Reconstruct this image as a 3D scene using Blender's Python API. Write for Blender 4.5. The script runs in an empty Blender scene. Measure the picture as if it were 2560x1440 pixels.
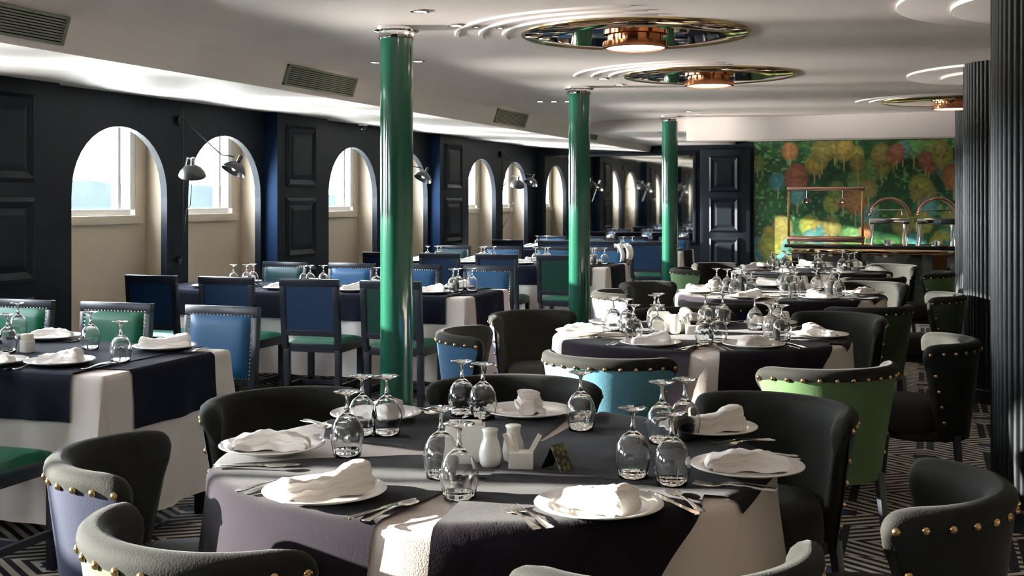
import bpy, bmesh, math, random
from mathutils import Vector, Matrix
R_ = math.radians
PI = math.pi
rnd = random.Random(7)
S = bpy.context.scene
C = S.collection

# ---------------------------------------------------------------- camera, world, sun, exposure
TH = R_(19.0)          # the room's long axis lies 19 degrees to the right of the view
CH = 1.45              # eye height
FPX = 3000.0
cd = bpy.data.cameras.new('camera')
cam = bpy.data.objects.new('camera', cd)
C.objects.link(cam)
cam.location = (0, 0, CH)
cam.rotation_euler = (PI / 2, 0, TH)
cd.sensor_width = 36.0
cd.lens = FPX / 2560.0 * 36.0
cd.shift_y = -(720 - 497) / 2560.0
cd.clip_start = 0.05
cd.clip_end = 3000
S.camera = cam
S.view_settings.view_transform = 'Standard'
S.view_settings.look = 'None'
S.view_settings.gamma = 1.0
S.view_settings.use_curve_mapping = False
S.view_settings.exposure = 2.55
S.cycles.max_bounces = 7
S.cycles.diffuse_bounces = 4
S.cycles.glossy_bounces = 4
S.cycles.transparent_max_bounces = 16
S.cycles.transmission_bounces = 4
S.cycles.caustics_reflective = False
S.cycles.caustics_refractive = False
S.cycles.sample_clamp_indirect = 6
S.cycles.use_denoising = True

w = bpy.data.worlds.new('world')
S.world = w
w.use_nodes = True
nt = w.node_tree
for n in list(nt.nodes): nt.nodes.remove(n)
tc = nt.nodes.new('ShaderNodeTexCoord')
sep = nt.nodes.new('ShaderNodeSeparateXYZ')
ramp = nt.nodes.new('ShaderNodeValToRGB')
mr = nt.nodes.new('ShaderNodeMapRange')
mr.inputs['From Min'].default_value = -1
mr.inputs['From Max'].default_value = 1
bg = nt.nodes.new('ShaderNodeBackground')
wo = nt.nodes.new('ShaderNodeOutputWorld')
nt.links.new(tc.outputs['Generated'], sep.inputs[0])
nt.links.new(sep.outputs['Z'], mr.inputs['Value'])
nt.links.new(mr.outputs[0], ramp.inputs[0])
nt.links.new(ramp.outputs[0], bg.inputs['Color'])
nt.links.new(bg.outputs[0], wo.inputs['Surface'])
e = ramp.color_ramp.elements
e[0].position = 0.0; e[0].color = (0.38, 0.38, 0.36, 1)
e[1].position = 0.495; e[1].color = (0.58, 0.62, 0.60, 1)
k = e.new(0.503); k.color = (0.92, 0.97, 1.0, 1)
k = e.new(0.60); k.color = (0.90, 0.95, 1.0, 1)
k = e.new(1.0); k.color = (0.62, 0.72, 0.88, 1)
bg.inputs['Strength'].default_value = 16.0

SUN_AZ, SUN_EL = R_(12.0), R_(11.0)
def sun_lamp(name, energy, vec, ang, col):
    l = bpy.data.lights.new(name, 'SUN')
    l.energy = energy; l.angle = ang; l.color = col
    o = bpy.data.objects.new(name, l)
    C.objects.link(o)
    o.location = (-30, -5, 8)
    o.rotation_euler = Vector(vec).to_track_quat('-Z', 'Y').to_euler()
    return o
sun_lamp('sun', 10.0, (math.cos(SUN_AZ), math.sin(SUN_AZ), -math.tan(SUN_EL)), R_(0.7), (1.0, 0.93, 0.82))
# the same sun mirrored by the sea, coming up through the windows on to the ceiling
sun_lamp('sun_glitter_off_the_water', 3.6, (math.cos(SUN_AZ), math.sin(SUN_AZ), math.tan(SUN_EL)), R_(13.0), (1.0, 0.90, 0.82))

# ---------------------------------------------------------------- helpers
def W(u, v, z=0.0): return Vector((-u, v, z))
def px(x, y, z=0.75):
    """where the view ray through a photo point meets the height z -> (u, v)"""
    s = (497.0 - y) / (z - CH)
    Z = FPX / s
    X = (x - 1280.0) / s
    return (-X * math.cos(TH) + Z * math.sin(TH), X * math.sin(TH) + Z * math.cos(TH))

class MB:
    def __init__(self): self.v = []; self.f = []
    def add(self, vs, fs, M=None):
        n = len(self.v)
        self.v += [tuple(M @ Vector(p)) if M else tuple(p) for p in vs]
        self.f += [tuple(i + n for i in f) for f in fs]
        return self
    def box(self, x0, x1, y0, y1, z0, z1, M=None):
        vs = [(x, y, z) for z in (z0, z1) for y in (y0, y1) for x in (x0, x1)]
        return self.add(vs, [(0, 2, 3, 1), (4, 5, 7, 6), (0, 1, 5, 4), (2, 6, 7, 3), (0, 4, 6, 2), (1, 3, 7, 5)], M)
    def lathe(self, prof, n=24, M=None, cap0=True, cap1=True):
        vs = []; fs = []
        for r, z in prof:
            for i in range(n):
                a = 2 * PI * i / n
                vs.append((r * math.cos(a), r * math.sin(a), z))
        for j in range(len(prof) - 1):
            for i in range(n):
                k = (i + 1) % n
                fs.append((j * n + i, j * n + k, (j + 1) * n + k, (j + 1) * n + i))
        if cap0: fs.append(tuple(range(n))[::-1])
        if cap1: fs.append(tuple((len(prof) - 1) * n + i for i in range(n)))
        return self.add(vs, fs, M)
    def tube(self, pts, r, n=8, cap=True):
        P = [Vector(p) for p in pts]
        rr = r if isinstance(r, (list, tuple)) else [r] * len(P)
        vs = []; fs = []; up = Vector((0, 0, 1))
        for j, p in enumerate(P):
            t = (P[min(j + 1, len(P) - 1)] - P[max(j - 1, 0)]).normalized()
            a = t.cross(up if abs(t.z) < 0.95 else Vector((1, 0, 0))).normalized()
            b = t.cross(a).normalized()
            for i in range(n):
                q = 2 * PI * i / n
                vs.append(p + (a * math.cos(q) + b * math.sin(q)) * rr[j])
        for j in range(len(P) - 1):
            for i in range(n):
                k = (i + 1) % n
                fs.append((j * n + i, (j + 1) * n + i, (j + 1) * n + k, j * n + k))
        if cap:
            fs.append(tuple(range(n)))
            fs.append(tuple((len(P) - 1) * n + i for i in range(n))[::-1])
        return self.add(vs, fs)
    def grid(self, fn, nu, nv, closed_u=False):
        vs = [fn(i / nu, j / nv) for j in range(nv + 1) for i in range(nu + (0 if closed_u else 1))]
        W_ = nu if closed_u else nu + 1
        fs = []
        for j in range(nv):
            for i in range(nu):
                k = (i + 1) % W_ if closed_u else i + 1
                fs.append((j * W_ + i, j * W_ + k, (j + 1) * W_ + k, (j + 1) * W_ + i))
        return self.add(vs, fs)
    def mesh(self, name, mat, smooth=False, bevel=0.0, fix=True):
        me = bpy.data.meshes.new(name)
        bm = bmesh.new()
        vv = [bm.verts.new(p) for p in self.v]
        for f in self.f:
            try: bm.faces.new([vv[i] for i in f])
            except ValueError: pass
        if fix: bmesh.ops.recalc_face_normals(bm, faces=bm.faces)
        if bevel:
            es = [ed for ed in bm.edges if len(ed.link_faces) == 2 and ed.calc_face_angle(0) > 0.6]
            bmesh.ops.bevel(bm, geom=es, offset=bevel, segments=2, affect='EDGES', profile=0.6)
        bm.to_mesh(me); bm.free()
        if mat: me.materials.append(mat)
        if smooth or bevel:
            me.polygons.foreach_set('use_smooth', [True] * len(me.polygons))
            if smooth != 'all': me.set_sharp_from_angle(angle=R_(38))
        return me
    def build(self, name, mat, parent=None, smooth=False, bevel=0.0, fix=True):
        return ob(name, self.mesh(name, mat, smooth, bevel, fix), parent)

def ob(name, me, parent=None, loc=None, rz=None):
    o = bpy.data.objects.new(name, me)
    C.objects.link(o)
    if parent: o.parent = parent
    if loc is not None: o.location = loc
    if rz is not None: o.rotation_euler = (0, 0, rz)
    return o
def tag(o, label=None, cat=None, group=None, kind=None):
    if label: o['label'] = label
    if cat: o['category'] = cat
    if group: o['group'] = group
    if kind: o['kind'] = kind
    return o
def thing(name, label, cat, loc=(0, 0, 0), rz=0.0, group=None):
    o = bpy.data.objects.new(name, None)
    o.empty_display_size = 0.05
    C.objects.link(o)
    o.location = loc; o.rotation_euler = (0, 0, rz)
    return tag(o, label, cat, group)
kids = {}
def dup(src, loc, rz, label, group=None, mats=None):
    """a copy of a thing and of each of its parts; mats maps part name -> mesh"""
    if src.name not in kids: kids[src.name] = [(c, list(c.children)) for c in src.children]
    r = src.copy(); C.objects.link(r)
    r.location = loc; r.rotation_euler = (0, 0, rz)
    r['label'] = label
    if group: r['group'] = group
    for ch, gs in kids[src.name]:
        c = ch.copy(); C.objects.link(c); c.parent = r
        if mats:
            base = ch.name.split('.')[0]
            if base in mats: c.data = mats[base]
        for g in gs:
            d = g.copy(); C.objects.link(d); d.parent = c
    return r

# ---------------------------------------------------------------- materials
def mat(name, col, rough=0.5, metal=0.0, bump=0.0, bscale=40.0, var=0.0, vscale=6.0, sheen=0.0, coat=0.0, emit=None, estr=0.0, spec=0.5):
    m = bpy.data.materials.new(name); m.use_nodes = True
    t = m.node_tree; b = t.nodes['Principled BSDF']
    b.inputs['Base Color'].default_value = (*col, 1)
    b.inputs['Roughness'].default_value = rough
    b.inputs['Metallic'].default_value = metal
    b.inputs['Specular IOR Level'].default_value = spec
    if sheen:
        b.inputs['Sheen Weight'].default_value = sheen
        b.inputs['Sheen Roughness'].default_value = 0.4
    if coat:
        b.inputs['Coat Weight'].default_value = coat
        b.inputs['Coat Roughness'].default_value = 0.08
    if emit:
        b.inputs['Emission Color'].default_value = (*emit, 1)
        b.inputs['Emission Strength'].default_value = estr
    if bump or var:
        co = t.nodes.new('ShaderNodeTexCoord')
        if var:
            n = t.nodes.new('ShaderNodeTexNoise'); n.inputs['Scale'].default_value = vscale
            n.inputs['Detail'].default_value = 4
            t.links.new(co.outputs['Object'], n.inputs['Vector'])
            mx = t.nodes.new('ShaderNodeMix'); mx.data_type = 'RGBA'
            mx.inputs['A'].default_value = (*[c * (1 - var) for c in col], 1)
            mx.inputs['B'].default_value = (*[min(1, c * (1 + var)) for c in col], 1)
            t.links.new(n.outputs['Fac'], mx.inputs['Factor'])
            t.links.new(mx.outputs['Result'], b.inputs['Base Color'])
        if bump:
            n2 = t.nodes.new('ShaderNodeTexNoise'); n2.inputs['Scale'].default_value = bscale
            n2.inputs['Detail'].default_value = 2
            t.links.new(co.outputs['Object'], n2.inputs['Vector'])
            bp = t.nodes.new('ShaderNodeBump'); bp.inputs['Strength'].default_value = bump
            bp.inputs['Distance'].default_value = 0.004
            t.links.new(n2.outputs['Fac'], bp.inputs['Height'])
            t.links.new(bp.outputs[0], b.inputs['Normal'])
    return m
def glass_mat(name, tint, edge, rough=0.02, base=0.04, wave=0.0):
    """thin clear glass: lets light straight through, mirrors more at grazing angles"""
    m = bpy.data.materials.new(name); m.use_nodes = True
    t = m.node_tree
    for n in list(t.nodes): t.nodes.remove(n)
    o = t.nodes.new('ShaderNodeOutputMaterial')
    tr = t.nodes.new('ShaderNodeBsdfTransparent'); tr.inputs[0].default_value = (*tint, 1)
    gl = t.nodes.new('ShaderNodeBsdfGlossy'); gl.inputs['Roughness'].default_value = rough
    gl.inputs['Color'].default_value = (1, 1, 1, 1)
    lw = t.nodes.new('ShaderNodeLayerWeight'); lw.inputs['Blend'].default_value = edge
    mr_ = t.nodes.new('ShaderNodeMath'); mr_.operation = 'MULTIPLY_ADD'
    mr_.inputs[1].default_value = 0.9; mr_.inputs[2].default_value = base; mr_.use_clamp = True
    mx = t.nodes.new('ShaderNodeMixShader')
    t.links.new(lw.outputs['Facing'], mr_.inputs[0])
    if wave:
        co = t.nodes.new('ShaderNodeTexCoord'); n2 = t.nodes.new('ShaderNodeTexNoise'); n2.inputs['Scale'].default_value = 45
        mp = t.nodes.new('ShaderNodeMapping'); mp.inputs['Scale'].default_value = (1, 1, 0.25)
        t.links.new(co.outputs['Object'], mp.inputs['Vector']); t.links.new(mp.outputs[0], n2.inputs['Vector'])
        bp = t.nodes.new('ShaderNodeBump'); bp.inputs['Strength'].default_value = wave; bp.inputs['Distance'].default_value = 0.006
        t.links.new(n2.outputs['Fac'], bp.inputs['Height']); t.links.new(bp.outputs[0], gl.inputs['Normal']); t.links.new(bp.outputs[0], lw.inputs['Normal'])
    t.links.new(mr_.outputs[0], mx.inputs[0])
    t.links.new(tr.outputs[0], mx.inputs[1]); t.links.new(gl.outputs[0], mx.inputs[2])
    t.links.new(mx.outputs[0], o.inputs[0])
    return m

M = {}
M['wall'] = mat('charcoal_blue_paint', (0.0075, 0.0108, 0.0165), 0.45, spec=0.2, var=0.12, vscale=1.5, bump=0.05, bscale=60)
M['navy_paint'] = mat('navy_paint', (0.0051, 0.0179, 0.0480), 0.7, spec=0.1)
M['cream'] = mat('cream_hull_paint', (0.5616, 0.4752, 0.3672), 0.5, var=0.04)
M['white_frame'] = mat('white_window_paint', (0.80, 0.79, 0.76), 0.4)
M['ceil'] = mat('ceiling_paint', (0.80, 0.72, 0.695), 0.55, var=0.02, vscale=0.8)
M['green_col'] = mat('glossy_green_paint', (0.0080, 0.0680, 0.0416), 0.16, coat=0.6, var=0.05)
M['chrome'] = mat('chrome', (0.85, 0.85, 0.84), 0.08, 1.0)
M['steel'] = mat('polished_cutlery_steel', (0.78, 0.76, 0.72), 0.14, 1.0)
M['gold'] = mat('gold_mirror', (0.80, 0.56, 0.34), 0.04, 1.0)
M['copper'] = mat('copper_band', (0.62, 0.26, 0.13), 0.12, 1.0)
M['brass'] = mat('antique_brass', (0.55, 0.36, 0.17), 0.22, 1.0)
M['rose'] = mat('rose_gold', (0.72, 0.40, 0.32), 0.15, 1.0)
M['grey_velvet'] = mat('charcoal_velvet', (0.0130, 0.0130, 0.0108), 0.85, sheen=0.05, spec=0.2, var=0.25, vscale=14, bump=0.25, bscale=220)
def velvet(name, c): return mat(name, c, 0.75, sheen=0.06, spec=0.2, var=0.22, vscale=7, bump=0.15, bscale=200)
M['v_green'] = velvet('sage_green_velvet', (0.0704, 0.1267, 0.0528))
M['v_olive'] = velvet('olive_velvet', (0.0224, 0.0352, 0.0141))
M['v_blue'] = velvet('blue_velvet', (0.015, 0.058, 0.115))
M['v_sky'] = velvet('light_blue_velvet', (0.0880, 0.2240, 0.2960))
M['v_navy'] = velvet('navy_velvet', (0.0054, 0.0100, 0.0346))
M['v_black'] = velvet('black_velvet', (0.0064, 0.0077, 0.0090))
M['v_lav'] = velvet('lavender_blue_velvet', (0.1536, 0.1664, 0.2944))
M['black_wood'] = mat('black_lacquered_wood', (0.012, 0.013, 0.020), 0.35)
M['navy_wood'] = mat('dark_navy_wood', (0.0115, 0.0141, 0.0230), 0.28, spec=0.4, var=0.2)
M['blue_leather'] = mat('blue_leather', (0.0096, 0.0680, 0.1600), 0.42, spec=0.3, bump=0.12, bscale=180, var=0.1)
M['green_leather'] = mat('green_leather', (0.0000, 0.0832, 0.0416), 0.42, spec=0.3, bump=0.12, bscale=180, var=0.1)
M['teal_leather'] = mat('teal_leather', (0.0064, 0.0384, 0.0448), 0.42, spec=0.3, bump=0.12, bscale=180, var=0.1)
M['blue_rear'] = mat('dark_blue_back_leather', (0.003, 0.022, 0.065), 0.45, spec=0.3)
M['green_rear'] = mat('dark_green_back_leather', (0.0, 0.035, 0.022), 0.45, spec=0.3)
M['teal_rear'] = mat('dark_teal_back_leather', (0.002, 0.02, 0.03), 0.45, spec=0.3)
M['under'] = mat('stone_coloured_cloth', (0.6800, 0.6100, 0.5700), 0.85, bump=0.2, bscale=300, sheen=0.1)
M['over'] = mat('charcoal_overlay_cloth', (0.0154, 0.0123, 0.0169), 0.95, spec=0.05, bump=0.25, bscale=320, var=0.12, vscale=5, sheen=0.08)
M['over_navy'] = mat('dark_navy_overlay_cloth', (0.0038, 0.0045, 0.0154), 0.8, spec=0.15, bump=0.25, bscale=320, var=0.12, vscale=5)
M['china'] = mat('white_china', (0.82, 0.80, 0.77), 0.12, coat=0.4)
M['porcelain'] = mat('white_porcelain', (0.86, 0.85, 0.80), 0.15)
M['napkin'] = mat('white_napkin_cloth', (0.84, 0.80, 0.77), 0.9, bump=0.35, bscale=120, sheen=0.1)
M['paper'] = mat('cream_paper', (0.80, 0.76, 0.66), 0.7)
M['glass'] = bpy.data.materials.new('goblet_glass'); M['glass'].use_nodes = True
_t = M['glass'].node_tree; _b = _t.nodes['Principled BSDF']
_b.inputs['Base Color'].default_value = (0.98, 0.99, 0.99, 1); _b.inputs['Roughness'].default_value = 0.02
_b.inputs['Transmission Weight'].default_value = 0.985; _b.inputs['IOR'].default_value = 1.5
M['pane'] = glass_mat('window_glass', (0.95, 0.97, 0.97), 0.10)
M['mirror'] = mat('dark_mirror', (0.62, 0.60, 0.55), 0.03, 1.0)
M['grille'] = mat('grille_metal', (0.22, 0.23, 0.19), 0.5)
M['dark'] = mat('dark_void', (0.01, 0.01, 0.012), 0.9)
M['lamp_shade'] = mat('gunmetal_lamp', (0.035, 0.035, 0.038), 0.28, 0.6)
M['bulb'] = mat('warm_bulb', (1, 0.9, 0.75), 0.5, emit=(1.0, 0.85, 0.65), estr=14.0)
M['panel_glow'] = mat('warm_diffuser', (1, 0.9, 0.75), 0.5, emit=(1.0, 0.78, 0.50), estr=2.2)
M['flute'] = mat('charcoal_fluting', (0.0102, 0.0115, 0.0141), 0.36, spec=0.35, var=0.1)
M['black_gloss'] = mat('black_glossy_counter', (0.006, 0.008, 0.007), 0.06, coat=0.5)
M['wax'] = mat('cream_wax', (0.80, 0.72, 0.58), 0.5)
M['plastic_white'] = mat('white_plastic', (0.75, 0.75, 0.75), 0.3)

def carpet():
    m = bpy.data.materials.new('geometric_carpet'); m.use_nodes = True
    t = m.node_tree; b = t.nodes['Principled BSDF']
    b.inputs['Roughness'].default_value = 0.95
    def math_(op, a, c=None, v=None):
        n = t.nodes.new('ShaderNodeMath'); n.operation = op
        if hasattr(a, 'links'): t.links.new(a, n.inputs[0])
        else: n.inputs[0].default_value = a
        if c is not None:
            if hasattr(c, 'links'): t.links.new(c, n.inputs[1])
            else: n.inputs[1].default_value = c
        return n.outputs[0]
    co = t.nodes.new('ShaderNodeTexCoord')
    sp = t.nodes.new('ShaderNodeSeparateXYZ'); t.links.new(co.outputs['Object'], sp.inputs[0])
    X, Y = sp.outputs[0], sp.outputs[1]
    PX, PY = 0.72, 0.46
    yy = math_('DIVIDE', Y, PY)
    row = math_('FLOOR', yy)
    off = math_('MULTIPLY', math_('MODULO', row, 2.0), 0.5)
    xx = math_('ADD', math_('DIVIDE', X, PX), off)
    fx = math_('ABSOLUTE', math_('SUBTRACT', math_('FRACT', xx), 0.5))
    fy = math_('ABSOLUTE', math_('SUBTRACT', math_('FRACT', yy), 0.5))
    d = math_('ADD', fx, math_('MULTIPLY', fy, 0.95))
    st = math_('GREATER_THAN', math_('FRACT', math_('MULTIPLY', d, 7.5)), 0.52)
    hx = math_('LESS_THAN', math_('MAXIMUM', fx, math_('MULTIPLY', fy, 0.8)), 0.085)
    hz = math_('LESS_THAN', d, 0.075)
    bar = math_('LESS_THAN', math_('ABSOLUTE', math_('SUBTRACT', fx, 0.46)), 0.028)
    dk = math_('MAXIMUM', math_('MAXIMUM', st, hx), math_('MULTIPLY', bar, 1.0))
    nz = t.nodes.new('ShaderNodeTexNoise'); nz.inputs['Scale'].default_value = 3.0
    t.links.new(co.outputs['Object'], nz.inputs['Vector'])
    a = t.nodes.new('ShaderNodeMix'); a.data_type = 'RGBA'
    a.inputs['A'].default_value = (0.50, 0.43, 0.35, 1); a.inputs['B'].default_value = (0.66, 0.60, 0.52, 1)
    t.links.new(nz.outputs['Fac'], a.inputs['Factor'])
    c2 = t.nodes.new('ShaderNodeMix'); c2.data_type = 'RGBA'
    c2.inputs['A'].default_value = (0.010, 0.011, 0.018, 1); c2.inputs['B'].default_value = (0.02, 0.035, 0.12, 1)
    t.links.new(hz, c2.inputs['Factor'])
    c1 = t.nodes.new('ShaderNodeMix'); c1.data_type = 'RGBA'
    t.links.new(dk, c1.inputs['Factor']); t.links.new(a.outputs['Result'], c1.inputs['A']); t.links.new(c2.outputs['Result'], c1.inputs['B'])
    t.links.new(c1.outputs['Result'], b.inputs['Base Color'])
    n2 = t.nodes.new('ShaderNodeTexNoise'); n2.inputs['Scale'].default_value = 400
    t.links.new(co.outputs['Object'], n2.inputs['Vector'])
    bp = t.nodes.new('ShaderNodeBump'); bp.inputs['Strength'].default_value = 0.4; bp.inputs['Distance'].default_value = 0.004
    t.links.new(n2.outputs['Fac'], bp.inputs['Height']); t.links.new(bp.outputs[0], b.inputs['Normal'])
    return m
M['carpet'] = carpet()

# ---------------------------------------------------------------- the room
V0, V1 = -5.2, 18.4       # back and far wall
UW, UH = 5.9, 6.2         # arched inner wall, hull wall
UR = -3.6                 # right-hand wall
ZC = 2.43                 # main ceiling
ZS = 2.286                # lowered ceiling by the windows
ARCH = [c for k in range(-3, 4) for c in (3.83 + 4 * k, 5.30 + 4 * k)]
ARCH = [c for c in ARCH if -4.6 < c < 17.5]
AW, AZ, AS = 0.585, 2.012, 1.46   # half width, apex, springing height (taller than a half circle)

f = MB().box(-UH - 0.1, -UR + 0.2, V0 - 0.2, V1 + 0.2, -0.25, 0).build('floor', M['carpet']); tag(f, kind='structure')
c = MB().box(-3.63, -UR + 0.2, V0 - 0.2, V1 + 0.2, ZC, ZC + 0.2)
# sloping face down to the lower ceiling beside the windows, with a soft cove
prof = []
for i in range(9):
    a = PI / 2 * i / 8
    prof.append((3.63 + 0.38 * math.sin(a), ZC - 0.085 * (1 - math.cos(a))))
prof += [(4.06, 2.19), (4.075, 2.178), (UH + 0.1, ZS + 0.004), (UH + 0.1, ZC + 0.2), (3.63, ZC + 0.2)]
n = len(prof)
c.add([(-u, v, z) for v in (V0 - 0.2, V1 + 0.2) for u, z in prof],
      [(i, (i + 1) % n, n + (i + 1) % n, n + i) for i in range(n)] + [tuple(range(n)), tuple(range(n, 2 * n))])
c = c.build('ceiling', M['ceil'], smooth=True); tag(c, kind='structure')
# lowered bulkheads at the far end
b = MB().box(-2.73, -UR, 14.4, 14.72, 2.150, ZC).build('trim_1', M['ceil'], bevel=0.01); tag(b, kind='structure')
b = MB().box(-2.73, -UR, 14.72, V1, 2.32, ZC).build('trim_2', M['ceil']); tag(b, kind='structure')
b = MB().box(-4.3, -2.73, 14.5, V1, 2.275, ZC).build('trim_3', M['ceil'], bevel=0.01); tag(b, kind='structure')

def arch_pts(c, n=20):
    """half-oval arch from left springing to right springing: (v, z)"""
    out = []
    for i in range(n + 1):
        a = PI - PI * i / n
        out.append((c + AW * math.cos(a), AS + (AZ - AS) * math.sin(a) ** 0.92))
    return out
wl = MB()
T0, T1w = -UW, -UW - 0.06     # room face, back face (world x)
edge = V0
ZB = 0.10
for c_ in ARCH:
    wl.box(T1w, T0, edge, c_ - AW, 0, ZS)
    wl.box(T1w, T0, c_ - AW, c_ + AW, 0, ZB)
    P = arch_pts(c_)
    n = len(P)
    vs = []
    for x in (T0, T1w):
        vs += [(x, v, z) for v, z in P] + [(x, v, ZS) for v, z in P]
    fs = []
    for i in range(n - 1):
        fs += [(i, i + 1, n + i + 1, n + i), (2 * n + i, 3 * n + i, 3 * n + i + 1, 2 * n + i + 1), (i, 2 * n + i, 2 * n + i + 1, i + 1)]
    wl.add(vs, fs)
    edge = c_ + AW
wl.box(T1w, T0, edge, V1, 0, ZS)
wl = wl.build('wall_left', M['wall'], smooth=True); tag(wl, kind='structure')

# hull wall of cream panels behind the arches, with the window openings
hz0, hz1, hw = 1.315, 2.12, 0.55
hull = MB(); edge = V0
for c_ in ARCH:
    hull.box(-UH - 0.08, -UH, edge, c_ - hw, 0, ZS)
    hull.box(-UH - 0.08, -UH, c_ - hw, c_ + hw, 0, hz0)
    hull.box(-UH - 0.08, -UH, c_ - hw, c_ + hw, hz1, ZS)
    edge = c_ + hw
hull.box(-UH - 0.08, -UH, edge, V1, 0, ZS)
hull = hull.build('wall_hull', M['cream']); tag(hull, kind='structure')
sd = MB().box(-UH, T1w, -0.03, 0.03, 0, ZS).mesh('side_panel', M['cream'])
for k in range(-1, 5):
    for c_ in (3.83 + 4 * k + 0.755, 5.30 + 4 * k + 0.755, 3.83 + 4 * k - 0.70):
        if V0 < c_ < V1: ob('side_panel', sd, hull, (0, c_, 0))
fm = MB()
for a0, a1, z0, z1 in ((-hw, -hw + 0.07, hz0, hz1), (hw - 0.07, hw, hz0, hz1), (-hw, hw, hz0, hz0 + 0.05), (-hw, hw, hz1 - 0.05, hz1)):
    fm.box(-0.05, 0.015, a0, a1, z0, z1)
fm = fm.mesh('window_frame', M['white_frame'], bevel=0.006)
cm = MB()
for a0, a1, z0, z1 in ((-hw - 0.06, -hw, hz0 - 0.06, hz1 + 0.06), (hw, hw + 0.06, hz0 - 0.06, hz1 + 0.06), (-hw, hw, hz1, hz1 + 0.06)):
    cm.box(-0.0, 0.022, a0, a1, z0, z1)
cm = cm.mesh('casing', M['cream'], bevel=0.006)
sm_ = MB().box(-0.02, 0.045, -hw - 0.07, hw + 0.07, hz0 - 0.07, hz0).mesh('window_sill', M['cream'], bevel=0.008)
jm = MB().box(-0.045, 0.004, hw - 0.21, hw - 0.17, hz0 + 0.05, hz1 - 0.05).mesh('mullion', M['white_frame'], bevel=0.005)
pm = MB().box(-0.03, -0.026, -hw + 0.07, hw - 0.07, hz0 + 0.05, hz1 - 0.05).mesh('pane', M['pane'])
for i, c_ in enumerate(ARCH):
    wn = ob('window_%d' % (i + 1), fm, None, (-UH, c_, 0)); tag(wn, kind='structure')
    for nm, me in (('casing', cm), ('window_sill', sm_), ('mullion', jm), ('pane', pm)): ob(nm, me, wn)

# panelled pilasters on the arched wall
pil = MB().box(-5.90, -5.76, 0, 1.0, 0, ZS).mesh('pilaster', M['wall'])
pil.materials.append(M['navy_paint'])
for p_ in pil.polygons:
    if abs(p_.normal.y) > 0.9: p_.material_index = 1
def raised_panel(w_, z0, z1, m):
    """moulded frame with a raised field; lies in the y-z plane facing +x"""
    b = MB()
    for q, (i0, i1, d0, d1) in enumerate(((0, 0.03, 0.0, 0.022), (0.03, 0.075, 0.022, 0.002), (0.075, 0.12, 0.002, 0.014))):
        R0 = [(d0, i0, z0 + i0), (d0, w_ - i0, z0 + i0), (d0, w_ - i0, z1 - i0), (d0, i0, z1 - i0)]
        R1 = [(d1, i1, z0 + i1), (d1, w_ - i1, z0 + i1), (d1, w_ - i1, z1 - i1), (d1, i1, z1 - i1)]
        b.add(R0 + R1, [(k, (k + 1) % 4, 4 + (k + 1) % 4, 4 + k) for k in range(4)] + ([(4, 5, 6, 7)] if q == 2 else []))
    return b.mesh('panel', m, fix=False)
PANZ = ((1.56, 2.16), (0.88, 1.46), (0.16, 0.78))
pan = [raised_panel(0.58, a, b_, M['wall']) for a, b_ in PANZ]
for k in range(-2, 4):
    v0 = 1.95 + 4 * k
    if v0 < V0 or v0 > 14.5: continue
    q = ob('pilaster', pil, wl, (0, v0, 0))
    for me in pan: ob('panel', me, q, (-5.755, 0.16, 0))
# far wall with panelled door leaf, mirror and printed mural
fw = MB().box(-UH, -UR, V1, V1 + 0.15, 0, ZC).build('wall_far', M['wall']); tag(fw, kind='structure')
bw = MB().box(-UH, -UR, V0 - 0.15, V0, 0, ZC).build('wall_back', M['wall']); tag(bw, kind='structure')
wr = MB(); edge = V0
RW = []
for a, b_ in RW:
    wr.box(-UR, -UR + 0.15, edge, a, 0, ZC)
    wr.box(-UR, -UR + 0.15, a, b_, 0, 0.95)
    wr.box(-UR, -UR + 0.15, a, b_, 2.1, ZC)
    edge = b_
wr.box(-UR, -UR + 0.15, edge, V1, 0, ZC)
wr = wr.build('wall_right', M['cream']); tag(wr, kind='structure')

# door with three raised panels between mirror and mural
dr = MB().box(-3.26, -2.50, V1 - 0.09, V1, 0, 2.2).build('door_1', M['wall'], bevel=0.008); tag(dr, kind='structure')
dp = [raised_panel(0.46, a, b_, M['wall']) for a, b_ in ((1.55, 2.10), (0.94, 1.47), (0.30, 0.86))]
for me in dp:
    o = ob('panel', me, dr, (-3.12, V1 - 0.095, 0)); o.rotation_euler = (0, 0, -PI / 2)
    o.location = (-3.12, V1 - 0.095, 0)
mi = thing('wall_mirror', 'wide dark mirror on the far wall left of the panelled door', 'mirror', (-5.76, V1, 0))
MB().box(0.0, 2.38, -0.03, -0.012, 0.80, 2.12).build('mirror_glass', M['mirror'], mi)
b = MB()
for a in ((-0.05, 2.43, 2.12, 2.165), (-0.05, 2.43, 0.755, 0.80), (-0.05, 0.0, 0.80, 2.12), (2.38, 2.43, 0.80, 2.12)):
    b.box(a[0], a[1], -0.05, 0, a[2], a[3])
b.build('mirror_frame', M['wall'], mi, bevel=0.006)

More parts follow.
